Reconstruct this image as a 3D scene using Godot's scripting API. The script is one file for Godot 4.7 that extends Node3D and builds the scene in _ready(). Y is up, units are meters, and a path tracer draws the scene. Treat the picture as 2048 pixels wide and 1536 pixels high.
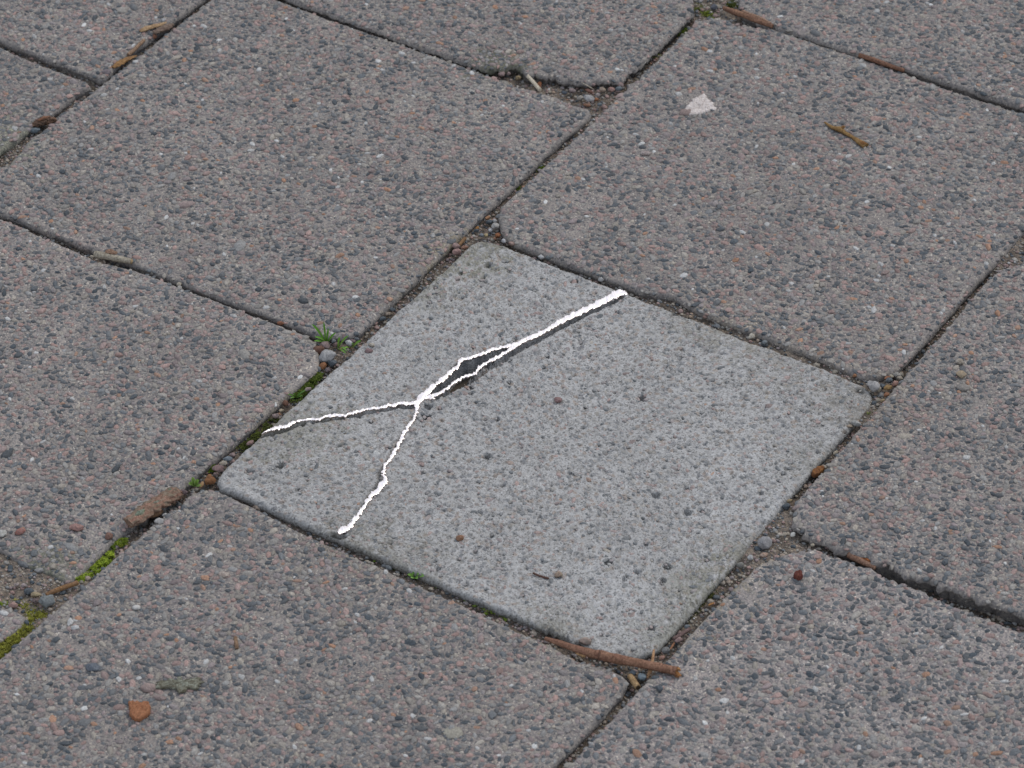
extends Node3D
# A close view of old exposed-aggregate paving; one paler slab is broken and its cracks are filled with bright metal.

var rng := RandomNumberGenerator.new()
var noise := FastNoiseLite.new()       # soft lumps, about 1 cycle per metre at scale 1
var cell_value := FastNoiseLite.new()
var cell_far := FastNoiseLite.new()
var taken := {}
var M := {}
var peb: Array[ArrayMesh] = []
var leaflet: ArrayMesh
var slabs: Array = []                  # {out, y, c}
var groove := PackedFloat32Array()     # depth map of the broken slab, 0.5 mm cells
var groove_min := Vector2.ZERO
const GN := 660
const GC := 0.0005

func _ready() -> void:
	# ---- camera
	var cam := Camera3D.new()
	cam.name = "camera"
	add_child(cam)
	cam.position = Vector3(0.97395, 1.45454, 1.52058)
	cam.rotation_order = EULER_ORDER_YXZ
	cam.rotation_degrees = Vector3(-38.8335, 32.5812, -0.0619)
	cam.fov = 11.5365
	cam.near = 0.05
	cam.far = 400.0
	var att := CameraAttributesPhysical.new()
	att.frustum_focal_length = 118.79
	att.frustum_focus_distance = 2.33
	att.exposure_aperture = 19.0
	cam.attributes = att
	cam.current = true
	# ---- sky, sun, exposure
	var we := WorldEnvironment.new()
	we.name = "world_environment"
	var env := Environment.new()
	env.background_mode = Environment.BG_SKY
	var sky := Sky.new()
	var sm := ProceduralSkyMaterial.new()
	sm.sky_top_color = Color(0.86, 0.90, 0.965)
	sm.sky_horizon_color = Color(0.96, 0.96, 0.965)
	sm.sky_curve = 0.2
	sm.ground_bottom_color = Color(0.30, 0.29, 0.28)
	sm.ground_horizon_color = Color(0.55, 0.55, 0.54)
	sm.sun_angle_max = 1.0
	sky.sky_material = sm
	env.sky = sky
	env.tonemap_mode = Environment.TONE_MAPPER_LINEAR
	env.tonemap_exposure = 1.16
	env.sdfgi_enabled = true
	env.ssao_enabled = true
	env.ssil_enabled = true
	we.environment = env
	add_child(we)
	var sun := DirectionalLight3D.new()
	sun.name = "sun"
	sun.light_energy = 0.46
	sun.light_angular_distance = 13.0
	sun.light_color = Color(1.0, 0.965, 0.92)
	sun.shadow_enabled = true
	add_child(sun)
	sun.look_at_from_position(Vector3(0.28, 1.35, -1.0), Vector3.ZERO)

	rng.seed = 11
	noise.seed = 4
	noise.frequency = 1.0
	noise.noise_type = FastNoiseLite.TYPE_SIMPLEX_SMOOTH
	noise.fractal_octaves = 3
	for c in [cell_value, cell_far]:
		c.noise_type = FastNoiseLite.TYPE_CELLULAR
		c.seed = 9
		c.frequency = 1.0
		c.fractal_type = FastNoiseLite.FRACTAL_NONE
		c.cellular_jitter = 1.0
	cell_value.cellular_return_type = FastNoiseLite.RETURN_CELL_VALUE
	cell_far.cellular_return_type = FastNoiseLite.RETURN_DISTANCE
	materials()
	for k in 4:
		peb.append(stone_mesh(40 + k, Vector3.ONE, 0.24, 2, 11, 6))
	leaflet = moss_mesh()
	build_ground()
	build_pavement()
	build_metal()
	build_plants()
	build_twigs()
	build_flakes()
	build_stones()

# ------------------------------------------------------------------ helpers
func numbered(called: String) -> String:
	var n: int = taken.get(called, 0)
	taken[called] = n + 1
	return called if n == 0 else "%s_%03d" % [called, n]

func tag(o: Node3D, label := "", category := "", group := "", kind := "") -> void:
	if label: o.set_meta("label", label)
	if category: o.set_meta("category", category)
	if group: o.set_meta("group", group)
	if kind: o.set_meta("kind", kind)

func put(called: String, mesh: Mesh, mat: Material, parent: Node3D = self) -> MeshInstance3D:
	var o := MeshInstance3D.new()
	o.name = numbered(called) if parent == self else called
	o.mesh = mesh
	o.material_override = null
	for s in mesh.get_surface_count():
		mesh.surface_set_material(s, mat)
	parent.add_child(o, true)
	return o

func holder(called: String, at := Vector3.ZERO) -> Node3D:
	var o := Node3D.new()
	o.name = numbered(called)
	add_child(o)
	o.position = at
	return o

func mm(list: Array) -> PackedVector2Array:
	var p := PackedVector2Array()
	for i in range(0, list.size(), 2):
		p.append(Vector2(list[i], list[i + 1]) * 0.0001)
	return p

func n3(x: float, y: float, z: float, f: float) -> float:
	return noise.get_noise_3d(x * f, y * f, z * f)

func grain_texture(freq: float, ramp: Array, sd: int, size := 1024) -> NoiseTexture2D:
	var f := FastNoiseLite.new()
	f.noise_type = FastNoiseLite.TYPE_CELLULAR
	f.cellular_return_type = FastNoiseLite.RETURN_CELL_VALUE
	f.fractal_type = FastNoiseLite.FRACTAL_NONE
	f.frequency = freq
	f.seed = sd
	f.domain_warp_enabled = true
	f.domain_warp_amplitude = 3.0
	f.domain_warp_frequency = freq * 1.3
	var t := NoiseTexture2D.new()
	t.width = size
	t.height = size
	t.seamless = true
	t.seamless_blend_skirt = 0.05
	t.noise = f
	t.normalize = true
	var g := Gradient.new()
	var off := PackedFloat32Array()
	var col := PackedColorArray()
	for r in ramp:
		off.append(r[0])
		col.append(Color(r[1], r[2], r[3]))
	g.offsets = off
	g.colors = col
	t.color_ramp = g
	return t

func relief_texture(freq: float, sd: int, size := 1024) -> NoiseTexture2D:
	var f := FastNoiseLite.new()
	f.noise_type = FastNoiseLite.TYPE_CELLULAR
	f.cellular_return_type = FastNoiseLite.RETURN_DISTANCE
	f.fractal_type = FastNoiseLite.FRACTAL_FBM
	f.fractal_octaves = 2
	f.frequency = freq
	f.seed = sd
	var t := NoiseTexture2D.new()
	t.width = size
	t.height = size
	t.seamless = true
	t.noise = f
	t.invert = true
	return t

func rough_mat(called: String, tex: Texture2D, relief: Texture2D, depth_cm: float, per_m: float, rough := 0.92) -> StandardMaterial3D:
	var m := StandardMaterial3D.new()
	m.resource_name = called
	m.vertex_color_use_as_albedo = true
	m.roughness = rough
	m.metallic_specular = 0.3
	m.uv1_triplanar = true
	m.uv1_world_triplanar = true
	m.uv1_scale = Vector3.ONE * per_m
	if tex: m.albedo_texture = tex
	if relief:
		m.heightmap_enabled = true
		m.heightmap_texture = relief
		m.heightmap_scale = depth_cm
	return m

func materials() -> void:
	var sand := grain_texture(0.19, [[0.0, 0.48, 0.48, 0.50], [0.2, 0.62, 0.60, 0.60], [0.5, 0.70, 0.68, 0.67], [0.75, 0.76, 0.72, 0.70], [0.955, 0.80, 0.77, 0.74], [0.975, 0.95, 0.91, 0.85], [1.0, 1.0, 0.98, 0.95]], 3)
	var sand_relief := relief_texture(0.16, 3)
	M.concrete = rough_mat("exposed_aggregate_matrix", sand, sand_relief, 0.05, 6.1)
	var paste := grain_texture(0.24, [[0.0, 0.52, 0.52, 0.52], [0.12, 0.74, 0.735, 0.73], [0.3, 0.87, 0.865, 0.86], [0.8, 0.94, 0.94, 0.94], [1.0, 1.0, 1.0, 1.0]], 8)
	var paste_relief := relief_texture(0.17, 12)
	M.paste = rough_mat("cement_paste", paste, paste_relief, 0.06, 5.3)
	M.pebble = rough_mat("pebble", grain_texture(0.3, [[0.0, 0.74, 0.74, 0.74], [1.0, 1.0, 1.0, 1.0]], 21, 512), null, 0.0, 11.0, 0.75)
	M.soil = rough_mat("joint_soil", sand, sand_relief, 0.12, 5.1, 0.97)
	M.wood = rough_mat("wood", grain_texture(0.12, [[0.0, 0.66, 0.64, 0.62], [0.6, 0.88, 0.87, 0.86], [1.0, 1.0, 1.0, 1.0]], 31, 512), null, 0.0, 23.0, 0.8)
	M.moss = rough_mat("moss", null, null, 0.0, 1.0, 0.9)
	var bl := StandardMaterial3D.new()
	bl.resource_name = "grass_blade"
	bl.vertex_color_use_as_albedo = true
	bl.roughness = 0.55
	bl.backlight_enabled = true
	bl.backlight = Color(0.4, 0.5, 0.1)
	M.grass = bl
	var me := StandardMaterial3D.new()
	me.resource_name = "bright_metal"
	me.albedo_color = Color(0.98, 0.94, 0.925)
	me.metallic = 1.0
	me.roughness = 0.36
	M.metal = me
	var fr := rough_mat("ground_soil", null, null, 0.0, 1.0, 0.97)
	fr.vertex_color_use_as_albedo = false
	fr.albedo_color = Color(0.06, 0.05, 0.04).linear_to_srgb()
	M.ground = fr

# a sheet of rings round a centre: out is walked along, each ring lies at share t towards the centre
func grid_mesh(v: PackedVector3Array, col: PackedColorArray, n: int, rings: int, close: bool) -> ArrayMesh:
	var nor := PackedVector3Array()
	nor.resize(v.size())
	for j in rings:
		var ja := maxi(j - 1, 0) * n
		var jb := mini(j + 1, rings - 1) * n
		for i in n:
			var ia := (i - 1 + n) % n if close else maxi(i - 1, 0)
			var ib := (i + 1) % n if close else mini(i + 1, n - 1)
			var a := v[j * n + ib] - v[j * n + ia]
			var b := v[jb + i] - v[ja + i]
			nor[j * n + i] = b.cross(a).normalized()
	for e in [[0, 1], [rings - 1, rings - 2]]:
		if rings > 2 and v[e[0] * n].distance_to(v[e[0] * n + n / 2]) < 1e-7:
			var sum := Vector3.ZERO
			for i in n: sum += nor[e[1] * n + i]
			for i in n: nor[e[0] * n + i] = sum.normalized()
	var idx := PackedInt32Array()
	var m := n if close else n - 1
	idx.resize((rings - 1) * m * 6)
	var k := 0
	for j in rings - 1:
		for i in m:
			var i2 := (i + 1) % n
			var a := j * n + i
			var b := j * n + i2
			var c := (j + 1) * n + i
			var d := (j + 1) * n + i2
			idx[k] = a; idx[k + 1] = b; idx[k + 2] = c
			idx[k + 3] = b; idx[k + 4] = d; idx[k + 5] = c
			k += 6
	var arr := []
	arr.resize(Mesh.ARRAY_MAX)
	arr[Mesh.ARRAY_VERTEX] = v
	arr[Mesh.ARRAY_NORMAL] = nor
	arr[Mesh.ARRAY_INDEX] = idx
	if col.size() == v.size():
		arr[Mesh.ARRAY_COLOR] = col
	var mesh := ArrayMesh.new()
	mesh.add_surface_from_arrays(Mesh.PRIMITIVE_TRIANGLES, arr)
	return mesh

func walk(out: PackedVector2Array, step: float) -> PackedVector2Array:
	var area := 0.0
	for i in out.size():
		area += out[i].cross(out[(i + 1) % out.size()])
	var src := out.duplicate()
	if area < 0.0: src.reverse()
	var p := PackedVector2Array()
	for i in src.size():
		var a := src[i]
		var b := src[(i + 1) % src.size()]
		var n := maxi(1, roundi(a.distance_to(b) / step))
		for k in n:
			p.append(a.lerp(b, float(k) / n))
	return p

func soften(p: PackedVector2Array, times: int) -> PackedVector2Array:
	var n := p.size()
	for t in times:
		var r := PackedVector2Array()
		r.resize(n)
		for i in n:
			r[i] = p[(i - 1 + n) % n] * 0.25 + p[i] * 0.5 + p[(i + 1) % n] * 0.25
		p = r
	return p

func middle(p: PackedVector2Array) -> Vector2:
	var lo := p[0]
	var hi := p[0]
	for q in p:
		lo = lo.min(q)
		hi = hi.max(q)
	return (lo + hi) * 0.5

func stone_mesh(sd: int, size: Vector3, amp: float, cuts: int, seg := 14, rings := 8, tone := Color.WHITE, tone2 := Color.WHITE) -> ArrayMesh:
	var r := RandomNumberGenerator.new()
	r.seed = sd * 7919 + 13
	var planes: Array = []
	for k in cuts:
		var d := Vector3(r.randf_range(-1, 1), r.randf_range(-0.6, 1), r.randf_range(-1, 1)).normalized()
		planes.append([d, r.randf_range(0.62, 0.86)])
	var v := PackedVector3Array()
	var col := PackedColorArray()
	for j in rings + 1:
		var th := PI * j / rings
		for i in seg:
			var ph := TAU * i / seg
			var u := Vector3(sin(th) * cos(ph), cos(th), sin(th) * sin(ph))
			var q := u * (1.0 + amp * 2.0 * noise.get_noise_3d(u.x * 1.3 + sd * 3.1, u.y * 1.3, u.z * 1.3 - sd))
			for c in planes:
				var over: float = q.dot(c[0]) - c[1]
				if over > 0.0: q -= c[0] * over * 0.9
			v.append(q * size)
			if tone != Color.WHITE:
				var t := clampf(0.5 + 1.6 * noise.get_noise_3d(q.x * 3.0 + sd, q.y * 3.0, q.z * 3.0), 0.0, 1.0)
				col.append(tone.lerp(tone2, t))
	return grid_mesh(v, col, seg, rings + 1, true)

func moss_mesh() -> ArrayMesh:
	var st := SurfaceTool.new()
	st.begin(Mesh.PRIMITIVE_TRIANGLES)
	var r := RandomNumberGenerator.new()
	r.seed = 5
	for k in 11:
		var a := TAU * k / 11.0 + r.randf_range(-0.3, 0.3)
		var lean := r.randf_range(0.25, 1.0)
		var d := Vector3(cos(a) * lean, r.randf_range(0.55, 1.1), sin(a) * lean)
		var side := Vector3(-sin(a), 0.0, cos(a)) * 0.17
		var mid := d * 0.55 + Vector3(0, 0.08, 0)
		for t in [[Vector3.ZERO, mid - side, mid + side], [mid - side, d, mid + side]]:
			for q in t:
				st.add_vertex(q)
	st.generate_normals()
	return st.commit()

# a bent round stick through the given points; radii run along it
func stick_mesh(pts: Array, radii: Array, tone: Color, tone2: Color, sd: int, sides := 10, lump := 0.12, per := 10, flat := 1.0, ridge := 0.16) -> ArrayMesh:
	var cv := Curve3D.new()
	for i in pts.size():
		var a: Vector3 = pts[maxi(i - 1, 0)]
		var b: Vector3 = pts[mini(i + 1, pts.size() - 1)]
		cv.add_point(pts[i], (a - b) / 6.0, (b - a) / 6.0)
	var v := PackedVector3Array()
	var col := PackedColorArray()
	var rings := (pts.size() - 1) * per + 1
	for j in range(-1, rings + 1):
		var jj := clampi(j, 0, rings - 1)
		var f := float(jj) / per
		var i := mini(int(f), pts.size() - 2)
		var p := cv.sample(i, f - i)
		var q := cv.sample(i, minf(f - i + 0.05, 1.0)) - cv.sample(i, maxf(f - i - 0.05, 0.0))
		q = q.normalized()
		var r: float = lerpf(radii[i], radii[i + 1], f - i)
		var side := q.cross(Vector3.UP).normalized()
		var upv := side.cross(q)
		if j != jj: r *= 0.02
		for k in sides:
			var a := TAU * k / sides
			var w := 1.0 + lump * noise.get_noise_3d(cos(a) * 1.5 + sd * 5.0, sin(a) * 1.5, f * 2.2)
			var rg := noise.get_noise_3d(cos(a) * 6.0 + sd, sin(a) * 6.0, f * 1.1 + sd * 2.0)
			w += ridge * rg
			if jj == 0 or jj == rings - 1: p += q * r * 0.25 * noise.get_noise_2d(k * 3.0, sd)
			v.append(p + (side * cos(a) + upv * sin(a) * flat) * r * w)
			var t := clampf(0.5 + 1.5 * noise.get_noise_3d(cos(a) * 2.5 + sd, sin(a) * 2.5, f * 1.2), 0.0, 1.0)
			col.append(tone.lerp(tone2, t))
	return grid_mesh(v, col, sides, rings + 2, true)

# a thin broken piece lying flat: outline in the plane, thickness, dome and an uneven upper face
func flake_mesh(out: PackedVector2Array, base: float, thick: float, dome: float, tone: Color, tone2: Color, sd: int, ragged := 0.0006) -> Array:
	var p := soften(walk(out, 0.0007), 1)
	var n := p.size()
	var c := middle(p)
	for i in n:
		var d := (p[i] - c).normalized()
		p[i] += d * ragged * n3(p[i].x, sd, p[i].y, 420.0) * 2.0
	var v := PackedVector3Array()
	var col := PackedColorArray()
	var ts := [[0.0, 0.0], [-0.02, 0.35], [0.0, 0.75], [0.06, 1.0], [0.14, 1.0], [0.24, 1.0], [0.34, 1.0], [0.45, 1.0], [0.56, 1.0], [0.68, 1.0], [0.8, 1.0], [0.9, 1.0], [0.999, 1.0]]
	for r in ts:
		for i in n:
			var q: Vector2 = p[i].lerp(c, r[0])
			var y: float = base + thick * r[1]
			if r[1] == 1.0: y += dome * (1.0 - (1.0 - r[0]) ** 2) + minf(thick, 0.0018) * (0.5 * n3(q.x, sd, q.y, 300.0) + 0.4 * n3(q.x, sd + 4.0, q.y, 800.0))
			v.append(Vector3(q.x - c.x, y - base, q.y - c.y))
			var t := clampf(0.5 + 1.2 * n3(q.x, sd * 0.1, q.y, 260.0) + 1.4 * n3(q.x, sd * 0.2, q.y, 700.0), 0.0, 1.0)
			col.append(tone.lerp(tone2, t))
	return [grid_mesh(v, col, n, ts.size(), true), Vector3(c.x, base, c.y)]

func scatter(called: String, mesh: Mesh, mat: Material, where: Array, colors: PackedColorArray, parent: Node3D) -> MultiMeshInstance3D:
	var mu := MultiMesh.new()
	mu.transform_format = MultiMesh.TRANSFORM_3D
	mu.use_colors = true
	mu.mesh = mesh
	mu.instance_count = where.size()
	for i in where.size():
		mu.set_instance_transform(i, where[i])
		mu.set_instance_color(i, colors[i])
	var o := MultiMeshInstance3D.new()
	o.name = numbered(called) if parent == self else called
	o.multimesh = mu
	o.material_override = mat
	parent.add_child(o, true)
	return o

func pebble_color(r: RandomNumberGenerator, dark: float) -> Color:
	var u := r.randf()
	var k := r.randf_range(0.8, 1.25)
	var c: Color
	var rest := 1.0 - dark
	if u < dark: c = Color(0.058, 0.072, 0.085).lerp(Color(0.165, 0.174, 0.182), r.randf() * 0.9)
	elif u < dark + 0.36 * rest: c = Color(0.335, 0.225, 0.198).lerp(Color(0.28, 0.215, 0.204), r.randf())
	elif u < dark + 0.55 * rest: c = Color(0.25, 0.20, 0.198).lerp(Color(0.245, 0.228, 0.224), r.randf())
	elif u < dark + 0.96 * rest: c = Color(0.335, 0.30, 0.255).lerp(Color(0.25, 0.25, 0.248), r.randf())
	elif u < dark + 0.982 * rest: c = Color(0.36, 0.21, 0.14)
	else: c = Color(0.50, 0.50, 0.49)
	return Color(c.r * k, c.g * k, c.b * k)

# ------------------------------------------------------------------ ground and joints
func soil_y(x: float, z: float) -> float:
	var y := -0.0060 + 0.0020 * n3(x, 0.0, z, 60.0)
	for d in DEEP:
		var q: float = Vector2(x, z).distance_to(Vector2(d[0].x, d[0].z)) / d[1]
		if q < 1.0: y = lerpf(y, d[2] + 0.0012 * n3(x, 0.0, z, 90.0), smoothstep(0.0, 0.5, 1.0 - q))
	return y

var DEEP := [
	[Vector3(0.3019, 0.0000, 0.0250), 0.05, -0.009], [Vector3(0.3338, 0.0000, 0.0248), 0.06, -0.009], [Vector3(0.3650, 0.0000, 0.0239), 0.06, -0.009], [Vector3(0.2692, 0.0000, 0.0243), 0.03, -0.011],
	[Vector3(0.2152, 0.0000, 0.0250), 0.035, -0.0025], [Vector3(0.2073, 0.0000, 0.0405), 0.03, -0.0025], [Vector3(0.2305, 0.0000, 0.0257), 0.02, -0.004],
	[Vector3(0.1980, 0.0000, -0.1148), 0.022, -0.0035], [Vector3(0.1676, 0.0000, -0.1197), 0.03, -0.0035], [Vector3(0.1357, 0.0000, -0.1204), 0.04, -0.004], [Vector3(0.1009, 0.0000, -0.1195), 0.05, -0.004], [Vector3(0.0643, 0.0000, -0.1207), 0.05, -0.0045],
	[Vector3(-0.1287, 0.0000, -0.2841), 0.045, -0.0045], [Vector3(-0.1305, 0.0000, 0.3044), 0.05, -0.0025], [Vector3(-0.1479, 0.0000, 0.3053), 0.05, -0.002], [Vector3(-0.1133, 0.0000, 0.0252), 0.02, -0.0055],
	[Vector3(-0.1013, 0.0000, -0.1240), 0.02, -0.005], [Vector3(-0.1062, 0.0000, -0.4327), 0.03, -0.0035], [Vector3(0.2010, 0.0000, -0.2910), 0.03, -0.003], [Vector3(0.1971, 0.0000, -0.0972), 0.02, -0.002]]

func covered(x: float, z: float, inset: float) -> bool:
	for s in slabs:
		var r: Rect2 = s.box
		if r.grow(-inset).has_point(Vector2(x, z)) and Geometry2D.is_point_in_polygon(Vector2(x, z), s.inner): return true
	return false

func build_ground() -> void:
	var pm := PlaneMesh.new()
	pm.size = Vector2(300, 300)
	var g := put("ground", pm, M.ground)
	g.position.y = -0.0145
	tag(g, "", "", "", "structure")

func build_joints() -> void:
	var st := 0.0018
	var lo := Vector2(-0.62, -0.66)
	var nx := 640
	var nz := 700
	var v := PackedVector3Array()
	var col := PackedColorArray()
	var at := {}
	var idx := PackedInt32Array()
	var open: Array[Vector2] = []
	for j in nz:
		for i in nx:
			var c := lo + Vector2(i + 0.5, j + 0.5) * st
			if covered(c.x, c.y, 0.0): continue
			open.append(c)
			var id := []
			for k in [Vector2i(0, 0), Vector2i(1, 0), Vector2i(0, 1), Vector2i(1, 1)]:
				var key := Vector2i(i, j) + (k as Vector2i)
				if not at.has(key):
					var p := lo + Vector2(key) * st
					var y := soil_y(p.x, p.y) + 0.0006 * n3(p.x, 3.0, p.y, 330.0)
					at[key] = v.size()
					v.append(Vector3(p.x, y, p.y))
					var t := clampf(0.45 + 1.2 * n3(p.x, 9.0, p.y, 45.0) + 1.1 * n3(p.x, 9.0, p.y, 230.0), 0.0, 1.0)
					var fill := smoothstep(-0.006, -0.0025, y)
					col.append(Color(0.13, 0.115, 0.095).lerp(Color(0.29, 0.255, 0.215), t).lerp(Color(0.44, 0.40, 0.345), fill * 0.75 * (0.35 + 0.65 * t)))
				id.append(at[key])
			for k in [0, 1, 2, 1, 3, 2]: idx.append(id[k])
	var arr := []
	arr.resize(Mesh.ARRAY_MAX)
	arr[Mesh.ARRAY_VERTEX] = v
	arr[Mesh.ARRAY_COLOR] = col
	arr[Mesh.ARRAY_INDEX] = idx
	var sf := SurfaceTool.new()
	sf.create_from_arrays(arr, Mesh.PRIMITIVE_TRIANGLES)
	sf.generate_normals()
	var o := put("joint_soil", sf.commit(), M.soil)
	tag(o, "", "", "", "structure")
	# loose grit lying in the joints
	var r := RandomNumberGenerator.new()
	r.seed = 77
	var where := [[], []]
	var cols := [PackedColorArray(), PackedColorArray()]
	for c in open:
		var full := soil_y(c.x, c.y) > -0.005
		if r.randf() > (0.5 if full else 0.62): continue
		var u := r.randf()
		var s := 0.0004 + 0.0008 * u * u + (0.0011 * r.randf() if r.randf() < 0.10 else 0.0)
		var p := c + Vector2(r.randf_range(-1, 1), r.randf_range(-1, 1)) * 0.0009
		var b := Basis.from_euler(Vector3(r.randf() * TAU, r.randf() * TAU, r.randf() * TAU)).scaled(Vector3(s * r.randf_range(0.9, 1.4), s * 0.8, s))
		var w := r.randi() % 2
		where[w].append(Transform3D(b, Vector3(p.x, soil_y(p.x, p.y) + s * 0.25, p.y)))
		var pc := pebble_color(r, 0.3)
		if r.randf() < 0.25: pc = pc.lerp(Color(0.36, 0.31, 0.24), 0.6)
		cols[w].append(pc)
	for w in 2:
		var g := scatter("grit", peb[w], M.pebble, where[w], cols[w], self)
		tag(g, "fine mixed grit lying in the joints between the slabs", "grit", "", "stuff")

# ------------------------------------------------------------------ pavement
func groove_at(x: float, z: float) -> float:
	var f := (Vector2(x, z) - groove_min) / GC
	var i := int(f.x)
	var j := int(f.y)
	if i < 0 or j < 0 or i >= GN - 1 or j >= GN - 1: return 0.0
	var a := f.x - i
	var b := f.y - j
	return lerpf(lerpf(groove[j * GN + i], groove[j * GN + i + 1], a), lerpf(groove[(j + 1) * GN + i], groove[(j + 1) * GN + i + 1], a), b)

func carve(pairs: Array, depth: float, soft: float) -> void:
	var p := mm(pairs)
	for k in range(0, p.size() - 2, 2):
		var a := (p[k] + p[k + 1]) * 0.5
		var b := (p[k + 2] + p[k + 3]) * 0.5
		var ra := p[k].distance_to(p[k + 1]) * 0.5
		var rb := p[k + 2].distance_to(p[k + 3]) * 0.5
		var reach := maxf(ra, rb) + soft + 0.001
		var lo := (a.min(b) - Vector2.ONE * reach - groove_min) / GC
		var hi := (a.max(b) + Vector2.ONE * reach - groove_min) / GC
		for j in range(maxi(0, int(lo.y)), mini(GN, int(hi.y) + 1)):
			for i in range(maxi(0, int(lo.x)), mini(GN, int(hi.x) + 1)):
				var q := groove_min + Vector2(i, j) * GC
				var t := clampf((q - a).dot(b - a) / maxf((b - a).length_squared(), 1e-9), 0.0, 1.0)
				var d := q.distance_to(a.lerp(b, t)) - lerpf(ra, rb, t)
				d += 0.0006 * n3(q.x, 5.0, q.y, 500.0) + 0.0006 * n3(q.x, 8.0, q.y, 160.0)
				var h := depth * (1.0 - smoothstep(-soft, soft * 0.4, d))
				groove[j * GN + i] = maxf(groove[j * GN + i], h)

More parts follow.
